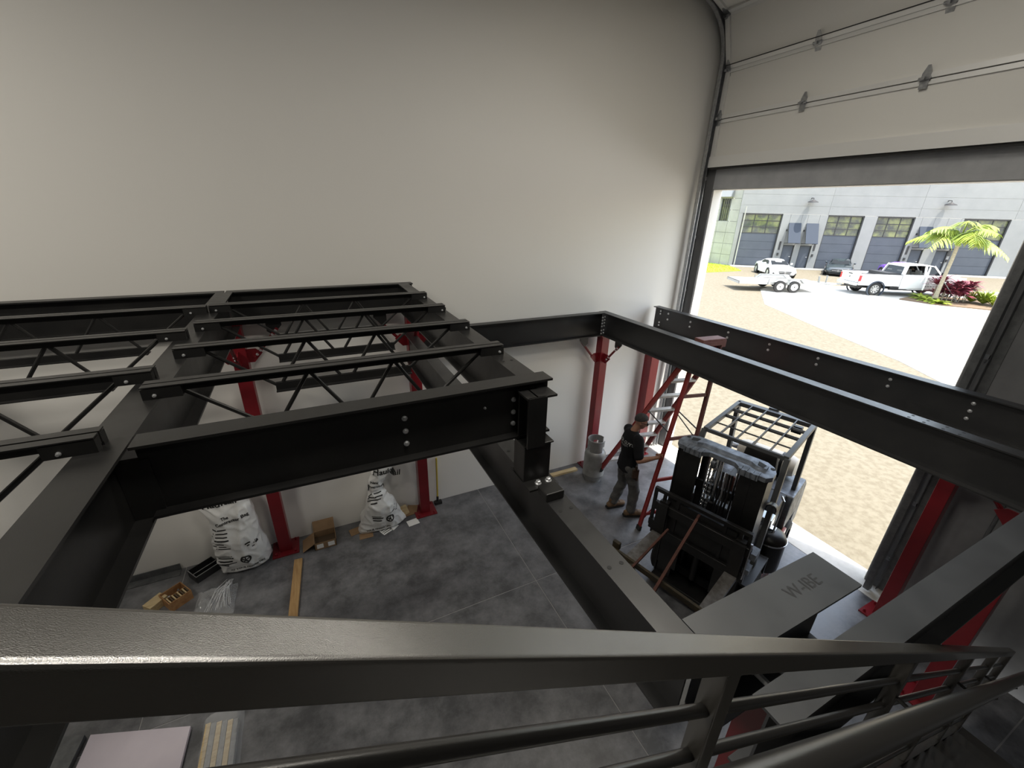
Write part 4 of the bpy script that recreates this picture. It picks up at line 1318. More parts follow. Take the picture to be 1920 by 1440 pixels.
F('hood', G().extr(hood, -.44, .44, Matrix(((1, 0, 0), (0, 0, -1), (0, 1, 0)))), 'fblack', bevel=.03)
cowl = [(.02, .58), (-.04, 1.05), (.02, 1.20), (.16, 1.22), (.24, 1.05), (.26, .58)]
F('dashboard', G().extr(cowl, -.42, .42, Matrix(((1, 0, 0), (0, 0, -1), (0, 1, 0)))), 'fblack', bevel=.02)
st = F('seat_cushion', G().box(-.98, -.54, -.25, .25, 1.08, 1.20), 'seat', bevel=.04)
F('seat_back', G().add([(-.98, -.24, 1.16), (-.98, .24, 1.16), (-1.03, .20, 1.52), (-1.03, -.20, 1.52), (-1.10, -.24, 1.16), (-1.10, .24, 1.16), (-1.15, .20, 1.52), (-1.15, -.20, 1.52)], [(0, 1, 2, 3), (7, 6, 5, 4), (0, 4, 5, 1), (1, 5, 6, 2), (2, 6, 7, 3), (3, 7, 4, 0)]), 'seat', bevel=.03)
F('seat_base', G().box(-.95, -.58, -.22, .22, 1.02, 1.09), 'fblack')
sw = F('steering_column', G().cyl((.02, 0, 1.12), (-.26, 0, 1.34), .03, 10), 'fblack')
tor = []
A = Matrix.Rotation(math.radians(-38), 3, 'Y')
for k in range(29):
    a = 2 * PI * k / 28
    tor.append(V((-.27, 0, 1.35)) + A @ V((.17 * math.cos(a), .17 * math.sin(a), 0)))
g = G().tube(tor, .014, 8)
for k in range(3):
    a = 2 * PI * k / 3
    g.cyl(V((-.27, 0, 1.35)), V((-.27, 0, 1.35)) + A @ V((.17 * math.cos(a), .17 * math.sin(a), 0)), .01, 6)
F('steering_wheel', g, 'fblack', sw)
for k, y in enumerate((.18, .25, .32)):
    F('control_lever', G().cyl((.08, y, 1.2), (-.02, y, 1.38), .009, 6).lathe([(.001, -.02), (.02, -.008), (.02, .008), (.001, .02)], (-.02, y, 1.39), 8), 'fblack')
# lpg cylinder lying across the counterweight
tkk = F('gas_tank', G().lathe([(.05, -.40), (.13, -.37), (.155, -.30), (.155, .30), (.13, .37), (.05, .40)], (-1.46, 0, 1.24), 24, AY), 'lpg')
F('tank_valve', G().cyl((-1.46, -.40, 1.24), (-1.46, -.50, 1.24), .04, 10), 'galv', tkk)
for y in (-.2, .2):
    F('tank_strap', G().lathe([(.158, -.02), (.162, -.02), (.162, .02), (.158, .02)], (-1.46, y, 1.24), 24, AY, cap=False), 'fblack', tkk)
F('tank_cradle', G().box(-1.58, -1.34, -.30, .30, 1.04, 1.10), 'fblack')
# overhead guard
GZ = 2.06
og = F('overhead_guard', G().bar((-1.14, -.45, GZ), (.02, -.44, GZ), .055, .06).bar((-1.14, .45, GZ), (.02, .44, GZ), .055, .06).bar((-1.13, -.47, GZ), (-1.13, .47, GZ), .10, .06).bar((.0, -.46, GZ - .005), (.0, .46, GZ - .005), .04, .05), 'fguard', bevel=.01)
for y in (-.27, -.09, .09, .27):
    F('guard_bar', G().bar((-1.10, y, GZ + .012), (.0, y, GZ + .005), .012, .035), 'fguard', og)
for x in (-.86, -.60):
    F('guard_tube', G().cyl((x, -.44, GZ - .012), (x, .44, GZ - .012), .022, 10), 'fguard', og)
F('guard_tube', G().cyl((-.30, -.44, GZ - .012), (-.30, .44, GZ - .012), .010, 8), 'fguard', og)
for s in (-1, 1):
    F('rear_post', G().bar((-1.13, s * .455, GZ), (-1.22, s * .455, 1.02), .055, .09, up=(1, 0, 0)), 'fguard', og, bevel=.008)
    F('front_post', G().bar((.0, s * .455, GZ), (.13, s * .47, 1.55), .055, .075, up=(1, 0, 0)).bar((.13, s * .47, 1.56), (.22, s * .48, .55), .055, .075, up=(1, 0, 0)), 'fguard', og, bevel=.008)
F('rear_bracket', G().box(-1.22, -1.16, -.09, .03, GZ - .01, GZ + .05), 'fguard', og)
F('work_lamp', G().box(-1.25, -1.17, .22, .34, 1.86, 1.96), 'fblack', og, bevel=.01)
# mirror, grab handle and lamp on the camera-left post
for s in (-1, 1):
    hl = F('head_lamp', G().lathe([(.035, -.05), (.052, -.02), (.055, .05), (.05, .055)], (.30, s * .50, 1.60), 16, Matrix.Rotation(PI / 2, 3, 'Y')), 'fblack')
    F('lens', G().lathe([(.046, .0), (.046, .004)], (.354, s * .50, 1.60), 16, Matrix.Rotation(PI / 2, 3, 'Y')), 'chrome', hl)
F('grab_handle', G().tube([(.05, .52, 1.62), (.10, .56, 1.60), (.16, .56, 1.20), (.16, .52, 1.17)], .012, 8), 'chrome')
F('tilt_dash_box', G().box(-.15, .02, .30, .50, 1.12, 1.24), 'bumper', bevel=.015)
# mast
MZ = 2.15
mx = .56
for s in (-1, 1):
    # outer channel and inner channel of each upright
    F('outer_mast_rail', G().prof((mx, s * .39, .10), (mx, s * .39, MZ - .06), [(-.10, -.05 * s), (-.10, .05 * s), (.10, .05 * s), (.10, -.05 * s), (.085, -.05 * s), (.085, .035 * s), (-.085, .035 * s), (-.085, -.05 * s)], up=(0, 1, 0)), 'fblack', smooth=False)
    F('inner_mast_rail', G().prof((mx + .03, s * .30, .14), (mx + .03, s * .30, MZ - .03), [(-.08, -.04 * s), (-.08, .04 * s), (.08, .04 * s), (.08, -.04 * s), (.066, -.04 * s), (.066, .028 * s), (-.066, .028 * s), (-.066, -.04 * s)], up=(0, 1, 0)), 'fblack', smooth=False)
    F('mast_side_cover', G().box(mx - .14, mx + .13, s * .45 - .008, s * .45 + .008, .25, MZ - .08).box(mx + .10, mx + .125, s * .26 - .055, s * .26 + .055, .40, MZ - .10).box(mx + .10, mx + .12, s * .38 - .07, s * .38 + .07, .40, MZ - .08), 'fblack', smooth=False)
    F('lift_cylinder', G().cyl((mx - .12, s * .23, .20), (mx - .12, s * .23, MZ - .08), .035, 12), 'fblack')
    F('cylinder_rod', G().cyl((mx - .02, s * .155, .9), (mx - .02, s * .155, MZ - .06), .014, 8), 'chrome')
# crosshead: chamfered plate with recess and slots
po = [(.40, -.36), (.40, .36), (.46, .44), (.56, .485), (.66, .485), (.73, .44), (.73, .20), (.66, .13), (.66, -.13), (.73, -.20), (.73, -.44), (.66, -.485), (.56, -.485), (.46, -.44)]
ch = F('crosshead', G().extr([(x, y) for x, y in po], MZ - .06, MZ - .01), 'fplate', smooth=False)
F('crosshead_step', G().extr([(.45, -.34), (.45, .34), (.52, .40), (.60, .40), (.60, .30), (.56, .25), (.56, -.25), (.60, -.30), (.60, -.40), (.52, -.40)], MZ - .01, MZ + .018), 'fplate', ch, smooth=False)
for s in (-1, 1):
    F('crosshead_recess', G().extr([(.50, s * .30), (.58, s * .31), (.60, s * .37), (.53, s * .38)], MZ + .018, MZ + .021), 'ink', ch, smooth=False)
    F('bolt_recess', G().lathe([(.022, MZ - .01), (.022, MZ - .006)], (.50, s * .435, 0), 14), 'ink', ch, smooth=False)
    for k in range(4):
        y = s * (.20 + .055 * k)
        F('rail_end', G().box(.66, .75, y - .012, y + .012, MZ - .07, MZ - .002), 'fplate', ch, smooth=False)
        if k < 3:
            y2 = s * (.2275 + .055 * k)
            F('rail_end_link', G().box(.735, .75, y2 - .028, y2 + .028, MZ - .07, MZ - .006), 'fplate', ch, smooth=False)
for z in (1.62, .95, .30):
    F('mast_cross_member', G().box(mx - .09, mx - .05, -.36, .36, z - .05, z + .05), 'fblack')
# chains, hoses and centre cylinder
F('centre_cylinder', G().cyl((mx + .02, -.02, .35), (mx + .02, -.02, 1.52), .045, 14), 'fblack')
F('centre_rod', G().cyl((mx + .02, -.02, 1.52), (mx + .02, -.02, MZ - .06), .025, 12), 'chrome')
for y in (-.10, -.06):
    c_ = F('lift_chain', G().bar((mx + .06, y, .8), (mx + .06, y, MZ - .12), .020, .010, up=(1, 0, 0)), 'fgrey', smooth=False)
    for k in range(12):
        F('chain_pin', G().cyl((mx + .06, y - .014, 1.45 + k * .05), (mx + .06, y + .014, 1.45 + k * .05), .010, 6), 'chrome', c_)
for k, y in enumerate((.04, .07, .10, .13)):
    F('hydraulic_hose', G().tube([(mx + .08, y, MZ - .18), (mx + .10, y + .01, 1.7), (mx + .10, y - .01, 1.35), (mx + .07, y, .9)], .012, 8), 'fblack' if k != 1 else 'chrome')
F('hose_sheave', G().lathe([(.03, -.02), (.07, -.02), (.07, .02), (.03, .02)], (mx + .02, -.08, MZ - .15), 16, AY), 'fgrey')
F('dash_sight_panel', G().box(.27, .30, -.02, .16, 1.45, 1.75), 'rust')
# carriage, load backrest
cr = F('carriage', G().bar((.84, -.53, 1.32), (.84, .53, 1.32), .045, .11).bar((.84, -.53, .98), (.84, .53, .98), .045, .11), 'fblack', smooth=False, bevel=.004)
F('carriage_plate', G().box(.79, .82, -.36, .36, .92, 1.46), 'fblack', cr, smooth=False)
F('backrest_top', G().bar((.82, -.57, 1.52), (.82, .50, 1.52), .05, .045), 'fblack', cr, bevel=.006)
for y in (-.555, -.44, .485, .40, -.28, .24):
    F('backrest_bar', G().bar((.82, y, .95), (.82, y, 1.50), .035, .03, up=(1, 0, 0)), 'fblack', cr, smooth=False)
F('backrest_foot', G().box(.80, .86, -.57, -.40, 1.02, 1.10), 'fblack', cr)
F('side_shift_rod', G().cyl((.86, .515, .98), (.86, .515, 1.45), .012, 8).cyl((.89, .47, 1.0), (.89, .47, 1.36), .010, 8), 'chrome', cr)
F('side_bracket', G().box(.72, .86, .50, .58, 1.26, 1.34), 'fgrey', cr)
F('side_bracket', G().box(.74, .86, .50, .56, 1.06, 1.12), 'fgrey', cr)
for (y, w) in ((-.42, .125), (.42, .125)):
    k = F('fork', G().extr([(.906, 1.0), (2.02, .985), (2.02, .975), (.865, .945), (.865, .99)], y - w / 2, y + w / 2, Matrix(((1, 0, 0), (0, 0, -1), (0, 1, 0)))), 'fworn', bevel=.004)
    F('fork_shank', G().box(.865, .905, y - w / 2, y + w / 2, .992, 1.40), 'fblack', k, smooth=False)
    F('fork_hook', G().box(.80, .87, y - .05, y + .05, 1.34, 1.42), 'fblack', k)
# lower mast details seen under the forks
F('mast_foot', G().box(.40, .74, -.46, .46, .08, .22), 'fblack', bevel=.01)
F('drive_axle', G().cyl((.28, -.42, .33), (.28, .42, .33), .10, 14), 'fblack')
F('tilt_cylinder', G().cyl((-.05, .34, .52), (.48, .34, .72), .035, 10), 'fblack')
F('tilt_cylinder', G().cyl((-.05, -.34, .52), (.48, -.34, .72), .035, 10), 'fblack')
F('front_fender', G().box(-.02, .60, .36, .575, .66, .69).box(-.06, -.02, .36, .575, .45, .69), 'fblack', bevel=.006)
F('front_fender', G().box(-.02, .60, -.575, -.36, .66, .69).box(-.06, -.02, -.575, -.36, .45, .69), 'fblack', bevel=.006)
F('corner_lamp', G().box(.58, .66, .50, .60, .20, .26), 'bumper', bevel=.01)
F('orange_sill', G().bar((-.95, .565, .16), (.55, .575, .16), .03, .05), 'rust', smooth=False)

# rusty lifting frame laid over the forks
rg = thing('lifting_frame', 'rusty red and olive steel lifting frame lying over the forks with long thin struts', 'frame', FO, FA)
def Rg(nm, g, m, **kw):
    return g.obj(nm, m, rg, local=True, **kw)
cbm = Rg('cross_bar', G().bar((1.54, -.62, 1.02), (1.60, .58, 1.02), .045, .045).bar((1.565, -.62, 1.045), (1.625, .58, 1.045), .008, .04), 'olive', smooth=False)
Rg('lug', G().box(1.48, 1.53, -.64, -.55, 1.03, 1.12), 'olive', bevel=.012)
Rg('strut', G().bar((.93, -.02, 1.46), (1.92, .02, 1.075), .028, .028).bar((.95, -.02, 1.44), (1.92, .03, 1.06), .006, .05), 'rust', smooth=False)
Rg('strut', G().bar((1.02, -.26, 1.22), (1.85, -.30, 1.075), .022, .024), 'rust', smooth=False)
Rg('strut', G().bar((1.62, -.34, 1.06), (1.92, -.05, 1.06), .05, .02), 'olive', smooth=False)
Rg('end_plate', G().obox((1.70, .50, 1.03), (.30, .10, .045), .45), 'olive', bevel=.006)
Rg('hook', G().tube([(.93, -.02, 1.46), (.90, -.02, 1.50), (.87, -.02, 1.48)], .014, 8), 'rust')
ac = F('air_cleaner', G().lathe([(.19, .36), (.195, .40), (.195, .78), (.20, .785), (.20, .80), (.18, .84), (.12, .885), (.04, .90)], (-.33, .47, 0), 26), 'fblack')
F('cleaner_clamp', G().lathe([(.198, .775), (.206, .775), (.206, .795), (.198, .795)], (-.33, .47, 0), 26, cap=False).box(-.37, -.29, .44, .52, .895, .93), 'chrome', ac)

# ------------------------------------------------------------------ outside: ground
def gpoly(nm, pts, z0, z1, m, **kw):
    g = G().extr(pts, z0, z1)
    return struct(nm, g, m, smooth=False)
gpoly('yard', [(XO + .02, -60), (130, -60), (130, 90), (XO + .02, 90)], -.30, -.03, 'asphalt')
gpoly('driveway', [(16.0, -30), (16.3, 4.2), (18.0, 6.4), (20.2, 10.5), (22.6, 14.6), (27.0, 18.0), (29.5, 18.6), (33, 17.5), (40, 14.0), (60, -2), (60, -30)], -.03, -.012, 'drive')
# lawn patch, built as a thin bed with real blades
gpoly('lawn_bed', [(29.6, 25.2), (34.3, 25.0), (36.4, 27.9), (36.0, 33.5), (29.0, 33.5)], -.03, .02, 'grass')
g = G()
rr = random.Random(3)
for k in range(2600):
    x, y = rr.uniform(29.6, 36.2), rr.uniform(25.1, 32.5)
    if x > 34.3 + (y - 25.0) * .70:
        continue
    a = rr.uniform(0, 2 * PI)
    h = rr.uniform(.06, .15)
    c, s_ = math.cos(a) * .02, math.sin(a) * .02
    g.add([(x - c, y - s_, .015), (x + c, y + s_, .015), (x + rr.uniform(-.04, .04), y + rr.uniform(-.04, .04), .02 + h)], [(0, 1, 2)])
o = g.obj('lawn_grass', 'grass', loc=(32, 28, .02), smooth=False, recalc=False, kind='stuff')
tag(o, 'bright green lawn patch by the corner of the grey building', 'grass')

# ------------------------------------------------------------------ warehouse across the yard
BA = math.atan2(-.591, .807)
BO = (36.74, 27.89, -.02)
wh = thing('warehouse', 'long pale concrete warehouse across the yard with dark garage doors', 'building', BO, BA)
def B(nm, g, m, par=None, **kw):
    return g.obj(nm, m, par or wh, local=True, **kw)
DT = .35
def wpanel(x0, x1, z0, z1):
    B('wall_panel', G().box(x0 + .008, x1 - .008, 0, DT, z0 + .008, z1 - .008), 'facade', smooth=False)
gar = [(0.0, 3.36), (7.05, 9.92), (10.95, 13.82), (17.45, 20.82), (24.6, 27.5)]
ped = [(4.02, 4.97), (5.45, 6.40), (14.36, 15.31), (16.30, 17.25)]
GH, PH = 4.67, 2.05
ops = sorted([(a, b, GH) for a, b in gar] + [(a, b, PH) for a, b in ped])
x = -.35
for a, b, h in ops:
    if a > x:
        wpanel(x, a, 0, GH)
    if h < GH:
        wpanel(a, b, h, GH)
    x = b
wpanel(x, 34, 0, GH)
for (z0, z1) in ((GH, 5.35), (5.35, 6.25), (6.25, 7.6), (7.6, 9.2)):
    for (a, b) in ((-.35, 7.0), (7.0, 14.0), (14.0, 21.0), (21.0, 28.0), (28.0, 34.0)):
        wpanel(a, b, z0, z1)
B('wall_core', G().box(-.33, 34, .02, .33, GH + .004, 9.18), 'facade2', smooth=False)
B('parapet_cap', G().box(-.40, 34.05, -.04, DT + .04, 9.2, 9.3), 'fender', smooth=False)
B('roof', G().box(-.35, 34, DT, 18, 8.4, 8.6), 'ceil', smooth=False)
B('kerb_step', G().box(-.3, 34, -.55, .0, 0, .10), 'fender', smooth=False)
B('step_edge', G().box(-.3, 34, -.62, -.55, 0, .115), 'drive', smooth=False)
for (a, b) in gar:
    d = B('garage_door', G().box(a, b, .20, .26, .10, 3.0), 'doorgrey', smooth=False)
    for k in range(4):
        B('door_section', G().box(a + .05, b - .05, .165, .20, .12 + k * .72, .12 + k * .72 + .70), 'doorgrey', d, smooth=False)
    B('door_frame', G().box(a, a + .07, .05, .26, .1, GH).box(b - .07, b, .05, .26, .1, GH).box(a, b, .05, .26, GH - .10, GH), 'darkmetal', d, smooth=False)
    g = G()
    nb_ = 3
    for k in range(nb_ + 1):
        xx = a + (b - a) * k / nb_
        g.box(xx - .03, xx + .03, .15, .22, 3.0, GH)
    for k in range(4):
        zz = 3.0 + (GH - .08 - 3.0) * k / 3
        g.box(a, b, .15, .22, zz - .03, zz + .03)
    B('window_grid', g, 'darkmetal', d, smooth=False)
    for i in range(nb_):
        for k in range(3):
            x0, x1 = a + (b - a) * i / nb_ + .03, a + (b - a) * (i + 1) / nb_ - .03
            z0, z1 = 3.0 + (GH - 3.08) * k / 3 + .03, 3.0 + (GH - 3.08) * (k + 1) / 3 - .03
            B('pane', G().box(x0, x1, .18, .19, z0, z1), 'pane', d, smooth=False)
for i, (a, b) in enumerate(ped):
    d = B('entrance_door', G().box(a + .05, b - .05, .12, .17, .10, PH - .05), 'doorgrey', smooth=False)
    B('door_frame', G().box(a, a + .05, .05, .18, .1, PH).box(b - .05, b, .05, .18, .1, PH).box(a, b, .05, .18, PH - .05, PH), 'darkmetal', d, smooth=False)
    B('door_handle', G().cyl((b - .14, .12, 1.05), (b - .14, .05, 1.05), .015, 8).cyl((b - .14, .05, 1.05), (b - .26, .05, 1.05), .013, 8), 'alu', d)
    # sloped shutter awning above the door
    aw = B('awning', G().add([(a, -.02, 3.95), (b + .06, -.02, 3.95), (b + .06, -.85, 2.28), (a, -.85, 2.28), (a, .0, 3.90), (b + .06, .0, 3.90), (b + .06, -.80, 2.25), (a, -.80, 2.25)], [(0, 1, 2, 3), (7, 6, 5, 4), (0, 4, 5, 1), (1, 5, 6, 2), (2, 6, 7, 3), (3, 7, 4, 0)]), 'awning', smooth=False)
    for xx in (a + .03, b + .03):
        B('awning_arm', G().bar((xx, 0, 2.2), (xx, -.78, 2.27), .03, .05), 'darkmetal', aw, smooth=False)
    B('awning_knuckle', G().box(a - .10, a + .0, -.06, .0, 3.25, 3.4), 'darkmetal', aw)
for (xx) in (3.70, 6.62, 14.05, 17.35 - .02):
    sg = B('unit_sign', G().box(xx - .06, xx + .09, -.03, 0, 1.62, 2.35), 'darkmetal', smooth=False)
    B('mail_box', G().box(xx - .06, xx + .07, -.09, 0, 1.12, 1.34), 'darkmetal', smooth=False)
for xx in (5.31, 15.73, 24.0):
    lm = B('wall_lamp', G().lathe([(.40, 0), (.38, .05), (.12, .16), (.05, .22)], (xx, -.45, 5.66), 18), 'darkmetal')
    B('lamp_arm', G().tube([(xx, -.45, 5.85), (xx, -.42, 6.0), (xx, -.05, 6.02), (xx, 0, 5.95)], .03, 8), 'darkmetal', lm)

# taller end wing on the left, of concrete blocks, with a barred window
wg = thing('end_wing', 'pale block-jointed end wing left of the warehouse with a barred dark window', 'building', (36.55, 28.2, -.02), math.atan2(.99, -.10))
def Wg(nm, g, m, par=None, **kw):
    return g.obj(nm, m, par or wg, local=True, **kw)
Wg('wall_core', G().box(-.2, 4.2, -.40, -.06, 0, 3.9).box(-.2, .75, -.40, -.06, 3.9, 7.9).box(2.0, 4.2, -.40, -.06, 3.9, 7.9).box(.75, 2.0, -.40, -.06, 5.9, 7.9), 'fender', smooth=False)
for r in range(8):
    for c_ in range(4):
        x0 = -.05 + c_ * 1.0
        z0 = r * .98
        if c_ in (1,) and r in (4, 5):
            continue
        Wg('block', G().box(x0 + .01, x0 + .985, -.07, 0, z0 + .01, z0 + .965), 'facade2', smooth=False)
wn_ = Wg('window', G().box(.93, .98, -.2, .0, 3.9, 5.9).box(1.9, 1.95, -.2, 0, 3.9, 5.9).box(.93, 1.95, -.2, 0, 5.86, 5.9).box(.93, 1.95, -.2, 0, 3.9, 3.95), 'facade', smooth=False)
Wg('pane', G().box(.96, 1.93, -.16, -.14, 3.92, 5.88), 'pane', wn_, smooth=False)
for k in range(5):
    Wg('window_bar', G().box(1.02 + k * .2, 1.06 + k * .2, -.10, -.06, 3.95, 5.86), 'darkmetal', wn_, smooth=False)
Wg('window_bar', G().box(.98, 1.92, -.09, -.06, 5.2, 5.24), 'darkmetal', wn_, smooth=False)
Wg('window_hood', G().add([(.8, 0, 6.0), (2.1, 0, 6.0), (2.1, .5, 6.0), (.8, .5, 6.0), (.8, 0, 6.8), (2.1, 0, 6.8)], [(0, 3, 2, 1), (0, 1, 5, 4), (4, 5, 2, 3), (0, 4, 3), (1, 2, 5)]), 'fender', smooth=False)
tag(G().cyl((36.55, 27.55, -.02), (36.55, 27.55, 5.2), .05, 10).obj('downpipe', 'facade2', loc=(36.55, 27.55, -.02)), 'pale vertical downpipe at the corner of the block wing', 'pipe')

# ------------------------------------------------------------------ vehicles
def carwheel(root, x, y, r, w, rim='silver', spokes=5):
    s = 1 if y > 0 else -1
    def A(nm, g, m, par):
        return g.obj(nm, m, par, local=True)
    t = A('wheel', G().lathe([(r * .66, -w / 2), (r * .94, -w / 2), (r, -w * .35), (r, w * .35), (r * .94, w / 2), (r * .66, w / 2)], (x, y, r), 24, AY, cap=False), 'rubber', root)
    g = G().lathe([(r * .68, -s * w * .45), (r * .68, s * w * .45), (r * .6, s * w * .45), (r * .58, s * w * .25)], (x, y, r), 24, AY, cap=False)
    for k in range(spokes):
        a = 2 * PI * k / spokes
        g.bar((x, y + s * w * .36, r), (x + r * .6 * math.cos(a), y + s * w * .40, r + r * .6 * math.sin(a)), r * .14, .02, up=(0, 1, 0))
    g.lathe([(r * .16, s * w * .28), (r * .16, s * w * .44)], (x, y, r), 12, AY)
    A('rim', g, rim, t)
    A('brake_disc', G().lathe([(r * .56, s * w * .18), (r * .56, s * w * .22)], (x, y, r), 18, AY), 'fender', t)

def sportscar(label, loc, rz, paint, group=None):
    c = thing('sports_car', label, 'car', loc, rz, group)
    def A(nm, g, m, par=None, **kw):
        return g.obj(nm, m, par or c, local=True, **kw)
    # lower body: stations (x, half width, z bottom, z top, crown)
    st = [(-2.18, .70, .45, .72), (-2.10, .84, .30, .88), (-1.70, .94, .22, .93), (-1.25, .97, .20, .95), (-.6, .95, .18, .90), (.2, .94, .18, .88), (.9, .95, .20, .86), (1.35, .96, .20, .84), (1.75, .94, .22, .78), (2.05, .86, .26, .68), (2.22, .70, .30, .55)]
    rings = []
    for x, hw, z0, z1 in st:
        zm = z0 + (z1 - z0) * .55
        rings.append([V((x, -hw * .86, z0)), V((x, -hw * .98, z0 + .08)), V((x, -hw, zm)), V((x, -hw * .93, z1 - .05)), V((x, -hw * .72, z1)), V((x, -hw * .3, z1 + .025)), V((x, hw * .3, z1 + .025)), V((x, hw * .72, z1)), V((x, hw * .93, z1 - .05)), V((x, hw, zm)), V((x, hw * .98, z0 + .08)), V((x, hw * .86, z0))])
    A('body', G().loft(rings), paint, angle=45)
    # cabin
    cab = [(-1.75, .58, .93, .95), (-1.2, .70, .92, 1.15), (-.65, .72, .90, 1.26), (-.1, .72, .90, 1.27), (.35, .72, .88, 1.16), (.95, .74, .86, .90)]
    rings = []
    for x, hw, z0, z1 in cab:
        rings.append([V((x, -hw * 1.05, z0 - .05)), V((x, -hw * .92, z0 + (z1 - z0) * .6)), V((x, -hw * .72, z1 - .01)), V((x, -hw * .3, z1 + .015)), V((x, hw * .3, z1 + .015)), V((x, hw * .72, z1 - .01)), V((x, hw * .92, z0 + (z1 - z0) * .6)), V((x, hw * 1.05, z0 - .05))])
    A('cabin', G().loft(rings), paint, angle=50)
    A('windscreen', G().add([(.93, -.62, .93), (.93, .62, .93), (.32, .54, 1.185), (.32, -.54, 1.185), (.88, -.6, .88), (.88, .6, .88), (.30, .5, 1.13), (.30, -.5, 1.13)], [(0, 1, 2, 3), (7, 6, 5, 4), (0, 4, 5, 1), (1, 5, 6, 2), (2, 6, 7, 3), (3, 7, 4, 0)]), 'carglass')
    for s in (-1, 1):
        A('side_window', G().add([(.60, s * .785, .93), (-1.0, s * .765, .97), (-.72, s * .66, 1.17), (-.05, s * .66, 1.19), (.32, s * .68, 1.12), (.60, s * .72, .93), (-1.0, s * .69, .97), (-.72, s * .60, 1.17), (-.05, s * .60, 1.19), (.32, s * .62, 1.12)],
                                 [(0, 1, 2, 3, 4), (9, 8, 7, 6, 5), (0, 5, 6, 1), (1, 6, 7, 2), (2, 7, 8, 3), (3, 8, 9, 4), (4, 9, 5, 0)]), 'carglass')
        A('mirror', G().lathe([(.02, -.08), (.07, -.05), (.07, .05), (.02, .08)], (.50, s * .98, .98), 10, AY), paint)
        A('head_lamp', G().add([(2.06, s * .58, .62), (1.80, s * .84, .74), (1.74, s * .88, .66), (2.08, s * .72, .56), (2.02, s * .58, .58), (1.76, s * .82, .70), (1.72, s * .86, .62), (2.04, s * .70, .52)], [(0, 1, 2, 3), (7, 6, 5, 4), (0, 4, 5, 1), (1, 5, 6, 2), (2, 6, 7, 3), (3, 7, 4, 0)]), 'fender')
        A('air_intake', G().box(2.02, 2.17, min(s * .56, s * .82), max(s * .56, s * .82), .30, .43), 'cartrim')
        carwheel(c, 1.33, s * .86, .34, .24)
        carwheel(c, -1.30, s * .86, .35, .28)
        A('tail_lamp', G().box(-2.17, -2.10, min(s * .45, s * .75), max(s * .45, s * .75), .70, .78), 'tail')
        A('arch', G().lathe([(.36, -.02), (.40, -.02), (.40, .02), (.36, .02)], (1.33, s * .955, .34), 20, AY, cap=False).lathe([(.37, -.02), (.41, -.02), (.41, .02), (.37, .02)], (-1.30, s * .955, .35), 20, AY, cap=False), 'cartrim')
    A('grille', G().add([(2.225, -.48, .55), (2.225, .48, .55), (2.24, .38, .36), (2.24, -.38, .36), (2.15, -.48, .55), (2.15, .48, .55), (2.15, .38, .36), (2.15, -.38, .36)], [(0, 1, 2, 3), (7, 6, 5, 4), (0, 4, 5, 1), (1, 5, 6, 2), (2, 6, 7, 3), (3, 7, 4, 0)]), 'cartrim')
    A('grille_bar', G().bar((2.245, -.42, .46), (2.245, .42, .46), .02, .03), 'silver')
    A('badge', G().lathe([(.07, 0), (.07, .02), (.05, .02), (.05, 0)], (2.235, 0, .46), 16, Matrix.Rotation(PI / 2, 3, 'Y'), cap=False).bar((2.25, 0, .46), (2.25, 0, .525), .012, .012).bar((2.25, 0, .46), (2.25, .055, .43), .012, .012).bar((2.25, 0, .46), (2.25, -.055, .43), .012, .012), 'silver')
    A('lower_lip', G().box(2.0, 2.24, -.60, .60, .20, .25), 'cartrim', bevel=.01)
    return c
sportscar('white sports car parked nose-out before the first garage door', (34.75, 22.4, -.03), math.atan2(-.80, -.60), 'carwhite')
sportscar('dark sports car parked between the white pickup and the garage doors', (41.4, 21.1, -.03), math.atan2(-.46, -.88), 'carblack')
sportscar('purple sports car mostly hidden behind the white pickup', (43.85, 17.6, -.03), math.atan2(-.75, -.66), 'carpurple')

